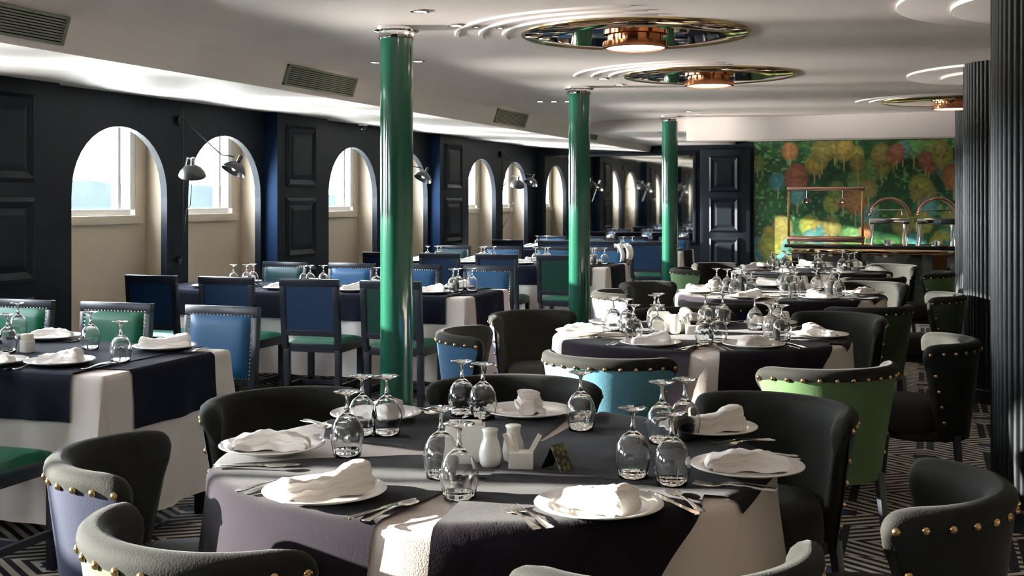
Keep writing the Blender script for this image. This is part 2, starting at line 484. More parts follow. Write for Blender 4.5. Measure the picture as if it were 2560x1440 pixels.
# mural: a printed forest, painted as colour attribute on a flat board
def mural():
    u0, u1, z0, z1 = -1.9, 2.45, 0.0, 2.31
    nx, nz = 400, 212
    import numpy as np
    rs = np.random.RandomState(5)
    xs = np.linspace(0, u1 - u0, nx); zs = np.linspace(z0, z1, nz)
    Xg, Zg = np.meshgrid(xs, zs)
    def noise(fx, fz, seed):
        r2 = np.random.RandomState(seed)
        g = r2.rand(int(fz * 3) + 3, int(fx * 5) + 3)
        gx = Xg * fx; gz = Zg * fz
        gx = gx % (g.shape[1] - 1.001); gz = gz % (g.shape[0] - 1.001)
        ix = gx.astype(int); iz = gz.astype(int); fx_ = gx - ix; fz_ = gz - iz
        fx_ = fx_ * fx_ * (3 - 2 * fx_); fz_ = fz_ * fz_ * (3 - 2 * fz_)
        return (g[iz, ix] * (1 - fx_) + g[iz, ix + 1] * fx_) * (1 - fz_) + (g[iz + 1, ix] * (1 - fx_) + g[iz + 1, ix + 1] * fx_) * fz_
    n1 = noise(9, 12, 1); n2 = noise(24, 30, 2); n3 = noise(3, 4, 3)
    col = np.zeros((nz, nx, 3))
    dark = np.array([0.006, 0.045, 0.018]); mid = np.array([0.03, 0.16, 0.03]); lite = np.array([0.16, 0.38, 0.10])
    f1 = np.clip((n1 * 0.6 + n2 * 0.5 - 0.3) * 1.6, 0, 1)[..., None]
    col = dark * (1 - f1) + mid * f1
    f2 = np.clip((n2 - 0.66) * 5, 0, 1)[..., None] * np.clip((n3 - 0.3) * 3, 0, 1)[..., None]
    col = col * (1 - f2) + lite * f2
    pal = [(0.42, 0.30, 0.05), (0.35, 0.36, 0.05), (0.45, 0.20, 0.06), (0.20, 0.30, 0.06), (0.07, 0.30, 0.30), (0.12, 0.34, 0.30), (0.14, 0.34, 0.09), (0.40, 0.13, 0.07), (0.30, 0.26, 0.06)]
    for _ in range(150):
        cx = rs.rand() * (u1 - u0); cz = rs.rand() * z1; rr = rs.uniform(0.10, 0.19); rz = rr * rs.uniform(1.0, 1.35)
        p = np.array(pal[rs.randint(len(pal))])
        dx = (Xg - cx) / rr; dz = (Zg - cz) / rz
        d = np.sqrt(dx * dx + dz * dz) + (n2 - 0.5) * 0.25
        m_ = np.clip((1 - d) * 9, 0, 1)[..., None]
        tone = (0.55 + 0.75 * n2)[..., None] * np.clip(1.25 - 0.55 * d, 0.4, 1.3)[..., None]
        col = col * (1 - m_) + np.clip(p * tone, 0, 1) * m_
        tk = np.clip((0.012 - np.abs(Xg - cx)) * 300, 0, 1) * ((Zg < cz - rz * 0.6) & (Zg > cz - rz * 1.7))
        col = col * (1 - tk[..., None]) + np.array([0.45, 0.33, 0.14]) * tk[..., None]
    vs = [(xs[i] - u1 + 0.0, 0.0, zs[j]) for j in range(nz) for i in range(nx)]
    fs = [(j * nx + i, j * nx + i + 1, (j + 1) * nx + i + 1, (j + 1) * nx + i) for j in range(nz - 1) for i in range(nx - 1)]
    me = bpy.data.meshes.new('forest_mural'); me.from_pydata(vs, [], fs)
    at = me.color_attributes.new('print', 'FLOAT_COLOR', 'POINT')
    rgba = np.ones((nz * nx, 4)); rgba[:, :3] = col.reshape(-1, 3)
    at.data.foreach_set('color', rgba.ravel())
    m = bpy.data.materials.new('printed_forest_wallpaper'); m.use_nodes = True
    t = m.node_tree; a = t.nodes.new('ShaderNodeAttribute'); a.attribute_name = 'print'
    hs = t.nodes.new('ShaderNodeHueSaturation'); hs.inputs['Value'].default_value = 0.7; hs.inputs['Saturation'].default_value = 0.95
    t.links.new(a.outputs['Color'], hs.inputs['Color']); t.links.new(hs.outputs[0], t.nodes['Principled BSDF'].inputs['Base Color'])
    t.nodes['Principled BSDF'].inputs['Roughness'].default_value = 0.4
    me.materials.append(m)
    o = ob('forest_mural', me, None, (0, V1 - 0.012, 0))
    tag(o, 'printed forest wallpaper of rounded green, orange and teal trees on far wall', 'mural')
mural()

# outside: sea ring, cut open near the boat for the glitter lamp, and a low shore
sea = MB()
n = 48
for j, (r0, r1) in enumerate(((60, 300), (300, 1400))):
    sea.add([(r * math.cos(2 * PI * i / n), r * math.sin(2 * PI * i / n), -3) for r in (r0, r1) for i in range(n)],
            [(i, (i + 1) % n, n + (i + 1) % n, n + i) for i in range(n)])
M['sea'] = mat('pale_aqua_water', (0.0147, 0.0234, 0.0250), 1.0, bump=0.6, bscale=0.6, spec=0.0)
sea = sea.build('sea', M['sea']); tag(sea, 'pale aqua sea seen through the arched windows', 'water', kind='stuff')
sh = MB()
vs = []; fs = []; n = 160
r9 = random.Random(3)
hh = [5 + 3.2 * math.sin(i * 0.21) + r9.uniform(0, 4) for i in range(n)]
for i in range(n):
    a = R_(20 + 160 * i / n + 20)
    x, y = -620 * math.sin(a) , -620 * math.cos(a) + 100
    ex, ey = x * 1.08, y * 1.08
    vs += [(x, y, -3), (x * 1.01, y * 1.01, hh[i]), (ex, ey, hh[i] * 0.9), (ex, ey, -3)]
for i in range(n - 1):
    for k in range(3): fs.append((4 * i + k, 4 * i + 4 + k, 4 * i + 5 + k, 4 * i + 1 + k))
sh.add(vs, fs)
M['shore'] = mat('hazy_blue_green_shore', (0.0182, 0.0215, 0.0243), 1.0, var=0.35, vscale=0.05, spec=0.0)
sh = sh.build('shore', M['shore']); tag(sh, 'hazy tree line on the far shore beyond the water', 'shore', kind='stuff')

# ---------------------------------------------------------------- green columns
for k, nm in enumerate(('nearest', 'middle', 'farthest')):
    v = (6.30, 10.15, 14.10)[k]
    t = thing('column', '%s glossy green column with chrome collar at the ceiling' % nm, 'column', W(2.87, v), 0, 'green columns along the window side')
    MB().lathe([(0.094, 0.0), (0.094, 2.375)], 40).build('shaft', M['green_col'], t, smooth=True)
    MB().lathe([(0.104, 2.368), (0.106, 2.385), (0.106, 2.405), (0.130, 2.412), (0.130, ZC)], 40).build('collar', M['chrome'], t, smooth=True)
    MB().lathe([(0.115, 0.0), (0.115, 0.05), (0.096, 0.06)], 40, cap1=False).build('base_ring', M['chrome'], t, smooth=True)

# fluted charcoal piers on the right
rib = MB()
for j in range(2):
    pass
rn = 62
rp = []
for i in range(5):
    a = PI * i / 4
    rp.append((0.345 + 0.013 * math.sin(a), 0.0155 * math.cos(a)))
rb = MB()
rb.add([(x, y, z) for z in (0.02, ZC) for x, y in rp], [(i, i + 1, 5 + i + 1, 5 + i) for i in range(4)])
ribme = rb.mesh('rib', M['flute'], smooth='all')
for k, nm in enumerate(('nearest', 'middle', 'farthest')):
    v = (5.9, 9.4, 13.75)[k]
    t = thing('fluted_pier', '%s fluted charcoal pier on the right side' % nm, 'column', W((-0.64, -0.62, -0.66)[k], v), 0, 'fluted piers on the right')
    MB().lathe([(0.345, 0.0), (0.345, ZC)], 62).build('core', M['flute'], t, smooth=True)
    MB().lathe([(0.375, 0.0), (0.375, 0.09), (0.362, 0.10)], 62, cap1=False).build('plinth', M['black_wood'], t, smooth=True)
    for i in range(rn):
        o = ob('rib', ribme, t, (0, 0, 0), 2 * PI * i / rn)

# ---------------------------------------------------------------- ceiling fixtures
def ring_prof(r, h, w_=0.014): return [(r - w_, 0), (r - w_ * 0.6, -h), (r + w_ * 0.6, -h), (r + w_, 0)]
for k, (u, v, nm) in enumerate(((1.63, 6.99, 'nearest'), (1.62, 9.50, 'second'), (-0.25, 12.75, 'farthest'))):
    t = thing('ceiling_light', '%s round gold mirrored ceiling light with copper drum' % nm, 'ceiling light', W(u, v, ZC), 0, 'gold dish lights on the ceiling')
    MB().lathe([(0.02, -0.028), (0.45, -0.024), (0.655, -0.012), (0.665, -0.004), (0.66, 0.0)], 64, cap1=False).build('dish', M['gold'], t, smooth=True)
    MB().lathe([(0.655, -0.010), (0.668, -0.014), (0.680, -0.008), (0.682, 0.0)], 64, cap0=False, cap1=False).build('rim', M['brass'], t, smooth=True)
    MB().lathe([(0.165, -0.02), (0.165, -0.045), (0.195, -0.05), (0.195, -0.085), (0.175, -0.088)], 40, cap1=False, cap0=False).build('drum', M['copper'], t, smooth=True)
    MB().lathe([(0.175, -0.082), (0.0001, -0.090)], 40, cap1=False, cap0=False).build('diffuser', M['panel_glow'], t, smooth=True)
    for j, rr in enumerate((0.78, 0.92, 1.06)):
        if k == 2 and j == 2: continue
        rp_ = ring_prof(rr, 0.012, 0.016)
        a0_, a1_ = R_(186 + 4 * j), R_(292 - 5 * j)
        MB().grid(lambda a, c: (lambda r_, z_, q_: (r_ * math.cos(q_), r_ * math.sin(q_), z_))(rp_[round(c * 3)][0], rp_[round(c * 3)][1], a0_ + (a1_ - a0_) * a), 40, 3).build('plaster_step', M['ceil'], t, smooth=True, fix=False)
for k, (u, v) in enumerate(((-0.78, 6.42), (-0.78, 10.1))):
    t = thing('ceiling_rosette', ('nearer' if k == 0 else 'farther') + ' stepped round plaster rosette beside the fluted pier', 'ceiling moulding', W(u, v, ZC), 0)
    for j, (rr, h) in enumerate(((0.92, 0.02), (0.66, 0.045), (0.40, 0.07))):
        MB().lathe([(rr, 0.0), (rr, -h + 0.004), (rr - 0.012, -h), (0.01, -h)], 80, cap0=False).build('step', M['ceil'], t, smooth=True)

# recessed downlights
t0 = None
DL = [(1050, 27), (1140, 62), (1045, 152), (937, 155), (1548, 211), (1507, 196), (1350, 253), (1385, 253), (1418, 253), (1720, 278), (1745, 285), (1250, 68), (1190, 66)]
wd = ['first downlight ahead of the nearest column cap', 'downlight right of the nearest column cap', 'downlight just right of the nearest column shaft',
      'downlight just left of the nearest column shaft', 'downlight right of the middle column cap', 'downlight behind the middle column cap',
      'leftmost of three small downlights beside middle column', 'middle of three small downlights beside middle column', 'rightmost of three small downlights beside middle column',
      'downlight right of the farthest column cap', 'last downlight before the far bulkhead', 'small downlight nearest the gold dish, right one', 'small downlight nearest the gold dish, left one']
for (x, y), lb in zip(DL, wd):
    u, v = px(x, y, ZC)
    small = lb.startswith('small')
    if t0 is None:
        t0 = thing('downlight', lb, 'downlight', W(u, v, ZC), 0, 'recessed ceiling downlights')
        MB().lathe([(0.050, 0), (0.052, -0.006), (0.036, -0.008), (0.034, 0.0)], 24, cap0=False, cap1=False).build('trim_ring', M['chrome'], t0, smooth=True)
        MB().lathe([(0.035, -0.004), (0.0001, -0.006)], 24, cap0=False, cap1=False).build('lens', M['bulb'], t0, smooth=True)
    else:
        o = dup(t0, W(u, v, ZC), 0, lb)
        if small: o.scale = (0.45, 0.45, 1)
for nmz, (x, y) in zip(('left', 'right'), ((1565, 309), (1622, 307))):
    u, v = px(x, y, 2.275)
    v = max(v, 14.7)
    dup(t0, W(u, v, 2.275), 0, '%s downlight in the lowered ceiling left of farthest column' % nmz)

# air grilles on the sloping face
def grille(v0, ln, lb, m, first=None):
    t = thing('air_grille', lb, 'vent', (-4.022, v0 + ln / 2, 2.278), 0, 'air grilles in the ceiling drop')
    t.rotation_euler = (0, -PI / 2 + 0.31, 0)
    b = MB()
    h = 0.072
    for a in ((-h, h, -ln / 2, -ln / 2 + 0.025), (-h, h, ln / 2 - 0.025, ln / 2), (-h, -h + 0.014, -ln / 2, ln / 2), (h - 0.014, h, -ln / 2, ln / 2)):
        b.box(a[0], a[1], a[2], a[3], -0.008, 0.012)
    b.build('frame', m, t)
    MB().box(-h + 0.01, h - 0.01, -ln / 2 + 0.01, ln / 2 - 0.01, 0.004, 0.010).build('backing', M['dark'], t)
    sm = MB().box(-0.0045, 0.0045, -ln / 2 + 0.02, ln / 2 - 0.02, -0.006, -0.002).mesh('slat', m)
    for i in range(8): ob('slat', sm, t, (-h + 0.024 + i * 0.0137, 0, 0))
grille(3.85, 1.05, 'air grille at the top left corner above the wall panels', M['grille'])
grille(7.06, 1.02, 'greenish air grille left of the nearest green column', M['grille'])
grille(11.2, 0.95, 'grey air grille between nearest and middle green columns', M['grille'])
grille(15.2 - 0.9, 0.8, 'small air grille right of the middle green column', M['grille'])

# security camera under the low ceiling
u, v = 5.75, 11.75
t = thing('security_camera', 'small white dome security camera above the third arch', 'security camera', W(u, v, 2.28))
MB().lathe([(0.055, 0), (0.055, -0.03), (0.045, -0.04)], 24).build('housing', M['plastic_white'], t, smooth=True)
MB().lathe([(0.042, -0.04), (0.038, -0.065), (0.022, -0.082), (0.001, -0.088)], 24).build('dome', M['lamp_shade'], t, smooth=True)

# wall lamps: two swing-arm shades on one stem between each pair of arches
def wall_lamp(vc, lb):
    t = thing('wall_lamp', lb, 'wall lamp', W(UW - 0.001, vc, 0), 0, 'two-shade swing-arm lamps between arches')
    MB().lathe([(0.045, -0.015), (0.045, 0.015)], 20, Matrix.Translation((0.015, 0, 2.10)) @ Matrix.Rotation(PI / 2, 4, 'Y')).build('mount', M['lamp_shade'], t, smooth=True)
    MB().tube([(0.04, 0, 2.22), (0.04, 0, 1.20)], 0.006).build('stem', M['lamp_shade'], t, smooth=True)
    for k, (dx, dv, z, tip, rx) in enumerate(((0.42, -0.42, 1.66, (0.05, -0.30, 1.60), 0.35), (0.44, 0.16, 1.70, (0.10, 0.30, 1.88), -0.45))):
        arm = MB().tube([(0.04, 0, 1.62 if k == 0 else 2.12), (dx * 0.75, dv * 0.8, z + 0.12), (dx, dv, z + 0.10)], 0.006).build('arm', M['lamp_shade'], t, smooth=True)
        Mx = Matrix.Translation((dx, dv, z)) @ Matrix.Rotation(rx, 4, 'X') @ Matrix.Rotation(0.25, 4, 'Y')
        sh_ = MB().lathe([(0.002, 0.062), (0.03, 0.058), (0.07, 0.035), (0.098, 0.0), (0.108, -0.028), (0.104, -0.028), (0.066, 0.03), (0.028, 0.052), (0.002, 0.056)], 32, Mx, cap0=False, cap1=False).build('lamp_shade', M['lamp_shade'], t, smooth=True)
        MB().lathe([(0.016, 0.05), (0.016, 0.125), (0.010, 0.13)], 16, Mx).build('socket', M['chrome'] if k == 0 else M['lamp_shade'], sh_, smooth=True)
        MB().lathe([(0.002, 0.045), (0.02, 0.03), (0.028, 0.005), (0.018, -0.014), (0.002, -0.02)], 14, Mx).build('bulb', M['plastic_white'], sh_, smooth=True)
    MB().tube([(0.40, -0.40, 1.62), (0.34, -0.33, 1.40), (0.25, -0.25, 1.36), (0.2, -0.2, 1.2), (0.05, -0.03, 1.0), (0.02, 0, 0.95)], 0.004, 6).build('cord', M['lamp_shade'], t, smooth=True)
    MB().lathe([(0.03, 0), (0.03, 0.02)], 16, Matrix.Translation((0, 0, 0.94)) @ Matrix.Rotation(PI / 2, 4, 'Y')).build('cord_socket', M['black_wood'], t, smooth=True)
wall_lamp(8.57, 'dark two-shade swing-arm wall lamp before the second arch')
wall_lamp(12.57, 'two-shade swing-arm wall lamp hidden behind the nearest green column')
wall_lamp(16.57, 'two-shade swing-arm wall lamp by the last arch near the mirror')

# ---------------------------------------------------------------- chairs
def smooth01(x): x = max(0.0, min(1.0, x)); return x * x * (3 - 2 * x)
Z0, ZT = 0.31, 0.775
def shell_pt(s, z, off=0.0):
    """outer surface of the tub back; s in -1..1 around, z height, off inward"""
    h = max(0.0, (z - Z0) / (ZT - Z0))
    rx = 0.235 + 0.080 * h ** 1.1
    ry = 0.225 + 0.055 * h
    A = R_(66 + 26 * h ** 1.2)
    a = s * A
    wing = 0.022 * smooth01((abs(s) - 0.72) / 0.28) * h ** 2
    x = (rx + wing - off) * math.sin(a)
    y = -(ry - off) * math.cos(a) + 0.02
    return x, y
def zt(s): return ZT - 0.012 * smooth01((abs(s) - 0.75) / 0.25) - 0.07 * (1 - math.sqrt(max(0.0, 1 - max(0.0, (abs(s) - 0.86) / 0.14) ** 2))) - 0.004 * s * s
def tub_back():
    t = 0.050
    ns = 52
    rows = []
    for i in range(ns + 1):
        s = math.sin(PI / 2 * (-1 + 2 * i / ns)) * 0.6 + 0.4 * (-1 + 2 * i / ns)
        top = zt(s)
        # round the ends off
        e_ = max(0.0, (abs(s) - 0.90) / 0.10)
        tt = t * math.sqrt(max(0.02, 1 - e_ * e_))
        prof = []
        r = tt / 2 + 0.004
        zk = min(0.68, top - r - 0.035)
        for z in (Z0, 0.355, 0.40, 0.45, 0.50, 0.55, 0.60, 0.5 * (0.60 + zk), zk):
            prof.append((0.0, z))
        prof.append((-0.006, top - r - 0.028)); prof.append((-0.011, top - r - 0.01))
        for q in range(7):
            a = PI * q / 6
            prof.append((tt / 2 - (r + 0.008) * math.cos(a), top - r + r * math.sin(a)))
        for z in (zk - 0.01, 0.58, 0.50, 0.42): prof.append((tt, z))
        prof.append((tt, Z0 + 0.03))
        mid = (t - tt) / 2
        rows.append([(*shell_pt(s, z, o_ + mid), z) for o_, z in prof])
    m = len(rows[0])
    b = MB()
    vs = [p for r in rows for p in r]
    fs = [(i * m + j, i * m + j + 1, (i + 1) * m + j + 1, (i + 1) * m + j) for i in range(ns) for j in range(m - 1)]
    fs += [tuple(range(m)), tuple(ns * m + j for j in range(m))]
    b.add(vs, fs)
    return b.mesh('backrest', M['grey_velvet'], smooth='all')
def tub_panel(m):
    b = MB()
    def fn(a, c):
        s = -0.93 + 1.86 * a
        z = Z0 - 0.005 + (zt(s * 0.88) - 0.042 - Z0) * c
        x, y = shell_pt(s, z, -0.008)
        return (x, y, z)
    b.grid(fn, 34, 9)
    return b.mesh('outer_panel', m, smooth='all')
def seat_cushion():
    b = MB()
    N = 36
    def outline(r):
        out = []
        for i in range(N):
            a = 2 * PI * i / N
            cx, cy = math.cos(a), math.sin(a)
            k_ = (abs(cx) ** 3.2 + abs(cy) ** 3.2) ** (-1 / 3.2)
            q_ = smooth01(-cy / 0.5)
            out.append((cx * (k_ * 0.235 * (1 - q_) + 0.195 * q_) * r, cy * (k_ * 0.235 * (1 - q_) + 0.205 * q_) * r + 0.02))
        return out
    lv = [(0.94, 0.345), (1.0, 0.36), (1.0, 0.42), (0.97, 0.455), (0.88, 0.472), (0.5, 0.482), (0.02, 0.485)]
    vs = [(x, y, z) for r, z in lv for x, y in outline(r)]
    fs = [(j * N + i, j * N + (i + 1) % N, (j + 1) * N + (i + 1) % N, (j + 1) * N + i) for j in range(len(lv) - 1) for i in range(N)]
    fs += [tuple(range(N))[::-1], tuple((len(lv) - 1) * N + i for i in range(N))]
    return b.add(vs, fs).mesh('seat', M['grey_velvet'], smooth='all')
ME_back = tub_back(); ME_seat = seat_cushion()
ME_apron = MB().lathe([(0.20, 0.30), (0.215, 0.31), (0.215, 0.35), (0.20, 0.352)], 32, Matrix.Translation((0, 0.01, 0))).mesh('seat_frame', M['grey_velvet'], smooth=True)
ME_nail = MB().lathe([(0.0105, -0.002), (0.0105, 0.001), (0.0078, 0.006), (0.001, 0.0085)], 10).mesh('nail', M['brass'], smooth='all')
PAN = {k: tub_panel(M[k]) for k in ('v_green', 'v_olive', 'v_blue', 'v_sky', 'v_navy', 'v_lav', 'v_black')}
def leg_me(dx, dy):
    return MB().add([(sx * (0.017 if z else 0.011) + (0 if z else dx), sy * (0.017 if z else 0.011) + (0 if z else dy), z) for z in (0, 0.33) for sx, sy in ((-1, -1), (1, -1), (1, 1), (-1, 1))],
                    [(0, 3, 2, 1), (4, 5, 6, 7)] + [(i, (i + 1) % 4, 4 + (i + 1) % 4, 4 + i) for i in range(4)]).mesh('leg', M['black_wood'], bevel=0.003)
legsm = [(sx * 0.165, sy * 0.16 + 0.01, leg_me(sx * 0.02, sy * 0.025)) for sx in (-1, 1) for sy in (-1, 1)]
nail_spots = []
for i in range(14):
    s = -0.9 + 1.8 * i / 13
    z = zt(s * 0.88) - 0.045
    nail_spots.append((s, z))
for sg in (-1, 1):
    for j in range(4): nail_spots.append((sg * 0.905, 0.40 + j * 0.075))
def nail_mat(s, z):
    x, y = shell_pt(s, z, -0.010)
    x2, y2 = shell_pt(s + 0.01, z, -0.010)
    tn = Vector((x2 - x, y2 - y, 0)).normalized()
    n_ = Vector((tn.y, -tn.x, 0))
    if n_.dot(Vector((x, y, 0))) < 0: n_ = -n_
    return Matrix.Translation((x, y, z)) @ n_.to_track_quat('Z', 'Y').to_matrix().to_4x4()
def tub_chair(key, label, near=True):
    t = thing('tub_chair', label, 'chair')
    ob('backrest', ME_back, t); ob('outer_panel', PAN[key], t); ob('seat', ME_seat, t); ob('seat_frame', ME_apron, t)
    for x, y, me in legsm: ob('leg', me, t, (x, y, 0))
    if near:
        for s, z in nail_spots:
            o = ob('nail', ME_nail, t); o.matrix_local = nail_mat(s, z)
    else:
        b = MB()
        for s, z in nail_spots: b.lathe([(0.0085, -0.002), (0.0085, 0.001), (0.001, 0.0065)], 6, nail_mat(s, z))
        tag(b.build('nail_trim', M['brass'], t, smooth='all'), kind='stuff')
    return t
proto_near = None; proto_far = None
COLN = {'v_green': 'sage green', 'v_olive': 'dark olive', 'v_blue': 'blue', 'v_sky': 'light blue', 'v_navy': 'navy', 'v_lav': 'lavender blue', 'v_black': 'black'}
TN = ('nearest', 'second', 'third', 'farthest')
SEATN = ('front-left', 'left', 'far-left', 'far', 'far-right', 'right', 'front-right')
SOFF = [[(.30, -.90), (.86, -.35), (.92, .52), (.31, 1.06), (-.62, .93), (-1.06, -.04), (-.64, -.78)],
        [(.22, -1.00), (1.03, -.37), (1.07, .60), (.30, 1.05), (-.60, 1.05), (-1.09, .03), (-.70, -1.02)],
        [(.25, -1.00), (1.05, -.40), (1.04, .48), (.25, 1.06), (-.60, 1.05), (-1.03, .05), (-.66, -1.00)],
        [(.30, -1.00), (1.05, -.30), (0.98, .60), (.10, 1.10), (-.70, 0.92), (-1.05, -.10), (-.60, -1.00)]]
KEYS = [['v_green', 'v_navy', 'v_blue', 'v_olive', 'v_navy', 'v_black', 'v_olive'],
        ['v_sky', 'v_blue', 'v_lav', 'v_olive', 'v_navy', 'v_black', 'v_green'],
        ['v_navy', 'v_lav', 'v_olive', 'v_olive', 'v_green', 'v_olive', 'v_olive'],
        ['v_navy', 'v_green', 'v_olive', 'v_navy', 'v_olive', 'v_green', 'v_navy']]
TC = [(1.12, 3.10), (1.10, 6.17), (1.02, 9.02), (1.05, 11.95)]
for ti, (cu, cv) in enumerate(TC):
    for si, (du, dv) in enumerate(SOFF[ti]):
        key = KEYS[ti][si]
        lb = '%s velvet tub chair at the %s seat of the %s round table' % (COLN[key], SEATN[si], TN[ti])
        # facing the table: local +Y -> table centre
        d = Vector((du, -dv))            # world direction from chair to table centre: x=+du, y=-dv
        rz = math.atan2(d.y, d.x) - PI / 2 + rnd.uniform(-0.08, 0.08)
        if ti == 0: rz += (0, 0.12, 0, 0, 0, -0.03, 0)[si]
        loc = W(cu + du * 1.0, cv + dv * 1.0)
        near = ti < 2
        proto = proto_near if near else proto_far
        if proto is None:
            o = tub_chair(key, lb, near); o.location = loc; o.rotation_euler = (0, 0, rz)
            if near: proto_near = o
            else: proto_far = o
            o['group'] = 'tub chairs at the round tables'
        else:
            dup(proto, loc, rz, lb, 'tub chairs at the round tables', {'outer_panel': PAN[key]})

# straight-backed chairs at the window tables
def straight_chair():
    t = thing('dining_chair', '', 'chair')
    Tl = Matrix.Rotation(R_(5), 4, 'X')
    Mb = Matrix.Translation((0, -0.21, 0.44)) @ Tl
    w_ = 0.222
    b = MB()
    b.box(-w_, w_, -0.022, 0.014, 0.405, 0.458, Mb); b.box(-w_, w_, -0.020, 0.012, 0.06, 0.10, Mb)
    for sg in (-1, 1): b.box(min(sg * w_, sg * (w_ - 0.042)), max(sg * w_, sg * (w_ - 0.042)), -0.022, 0.014, -0.02, 0.405, Mb)
    b.build('back_frame', M['navy_wood'], t, bevel=0.004)
    def pad(a, c):
        x = (-1 + 2 * a); z = (-1 + 2 * c)
        k_ = (1 - abs(x) ** 6) * (1 - abs(z) ** 6)
        return Mb @ Vector((x * (w_ - 0.038), 0.014 + 0.022 * k_ ** 0.4, 0.2525 + z * 0.158))
    MB().grid(pad, 14, 12).build('back_pad', M['blue_leather'], t, smooth='all')
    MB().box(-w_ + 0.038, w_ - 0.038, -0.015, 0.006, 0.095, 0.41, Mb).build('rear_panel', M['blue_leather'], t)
    nb = MB()
    pts = []
    hx_, z0_, z1_ = w_ - 0.034, 0.092, 0.412
    for i in range(19):
        q = i / 18
        pts += [(-hx_ + 2 * hx_ * q, z1_), (-hx_ + 2 * hx_ * q, z0_)]
    for i in range(1, 16):
        q = i / 16
        pts += [(-hx_, z0_ + (z1_ - z0_) * q), (hx_, z0_ + (z1_ - z0_) * q)]
    for x, z in pts:
        nb.lathe([(0.0055, 0), (0.001, 0.004)], 5, Mb @ Matrix.Translation((x, 0.014, z)) @ Matrix.Rotation(-PI / 2, 4, 'X'))
    tag(nb.build('nail_trim', M['chrome'], t), kind='stuff')
    def seat(a, c):
        x = -1 + 2 * a; y = -1 + 2 * c
        k_ = (1 - abs(x) ** 6) * (1 - abs(y) ** 6)
        return (x * 0.215, y * 0.205 - 0.005, 0.445 + 0.03 * k_ ** 0.4)
    MB().grid(seat, 12, 12).build('seat', M['green_leather'], t, smooth='all')
    b = MB().box(-0.215, 0.215, -0.21, 0.20, 0.385, 0.446)
    b.build('seat_rail', M['navy_wood'], t, bevel=0.004)
    for sx in (-1, 1):
        for sy in (-1, 1):
            MB().box(-0.02, 0.02, -0.02, 0.02, 0, 0.40).build('leg', M['navy_wood'], t, bevel=0.003).location = (sx * 0.194, sy * 0.188 - 0.005, 0)
        MB().box(-0.011, 0.011, -0.17, 0.16, 0.13, 0.16).build('stretcher', M['navy_wood'], t).location = (sx * 0.194, 0, 0)
    MB().box(-0.18, 0.18, -0.012, 0.012, 0.135, 0.16).build('stretcher', M['navy_wood'], t)
    return t
sc = straight_chair(); sc_used = False
LM = {}
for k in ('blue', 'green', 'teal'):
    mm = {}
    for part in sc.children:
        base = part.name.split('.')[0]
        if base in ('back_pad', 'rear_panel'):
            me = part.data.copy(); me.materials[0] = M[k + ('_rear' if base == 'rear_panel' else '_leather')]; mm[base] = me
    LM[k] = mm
LT = [(3.97, 4.87), (7.93, 8.83), (11.87, 12.77), (15.82, 16.72)]
SN = ('aisle end', 'second place from the aisle', 'third place from the aisle', 'window end')
SU = (3.42, 4.05, 4.67, 5.30)
LC = [[['blue', 'green', 'green', 'blue'], ['green', 'blue', 'green', 'blue']],
      [['blue', 'blue', 'blue', 'teal'], ['green', 'blue', 'blue', 'blue']],
      [['blue', 'blue', 'blue', 'teal'], ['green', 'blue', 'blue', 'blue']],
      [['blue', 'blue', 'teal', 'blue'], ['blue', 'blue', 'blue', 'blue']]]
TW = ('nearest', 'second', 'third', 'farthest')
for ti, (va, vb) in enumerate(LT):
    for side in (0, 1):          # 0 = far side (faces us), 1 = near side (back to us)
        for si, u in enumerate(SU):
            if ti == 0 and side == 1 and si > 1: continue
            k = LC[ti][side][si]
            v = vb + 0.24 if side == 0 else va - 0.30
            if ti == 0 and side == 0: u = (3.44, 4.09, 4.74, 5.36)[si]; v = vb + 0.26
            rz = (PI if side == 0 else 0) + rnd.uniform(-0.05, 0.05)
            lb = '%s leather chair, %s, %s side of %s window table' % (k, SN[si], 'far' if side == 0 else 'near', TW[ti])
            loc = W(u + rnd.uniform(-.02, .02), v)
            if not sc_used:
                sc_used = True
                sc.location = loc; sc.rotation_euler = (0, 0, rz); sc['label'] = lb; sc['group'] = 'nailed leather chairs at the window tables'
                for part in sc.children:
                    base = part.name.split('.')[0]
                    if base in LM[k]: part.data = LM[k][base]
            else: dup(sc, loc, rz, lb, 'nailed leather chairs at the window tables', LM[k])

# ---------------------------------------------------------------- tables and cloths
RT = 0.735; TT = 0.745
def fold(a, seed):
    return 0.5 * math.sin(11 * a + seed) + 0.3 * math.sin(17 * a + 1.7 * seed + 1) + 0.2 * math.sin(27 * a + 2.3 * seed)
def rdrape(a, b, off, seed, amp=0.028):
    """cloth point (a to the left, b away) laid over the round table; returns local x,y,z"""
    r = math.hypot(a, b)
    if r < 1e-6: return (0, 0, TT + off)
    ang = math.atan2(b, a)
    er = 0.025
    if r < RT: rad, z = r, 0.0
    elif r < RT + er * 1.57:
        q = (r - RT) / er
        rad, z = RT + er * math.sin(q), -er * (1 - math.cos(q))
    else:
        d = r - RT - er * 1.57
        k_ = smooth01(d / 0.35)
        rad = RT + er + 0.05 * d + amp * k_ * (fold(ang, seed) + 0.25)
        z = -er - d
    hang = 1 if r > RT else 0
    rad2 = rad + off * hang
    return (-rad2 * math.cos(ang), rad2 * math.sin(ang), TT + z + off * (1 if not hang else max(0.0, 1 - (r - RT) / 0.05)) + 0.0)
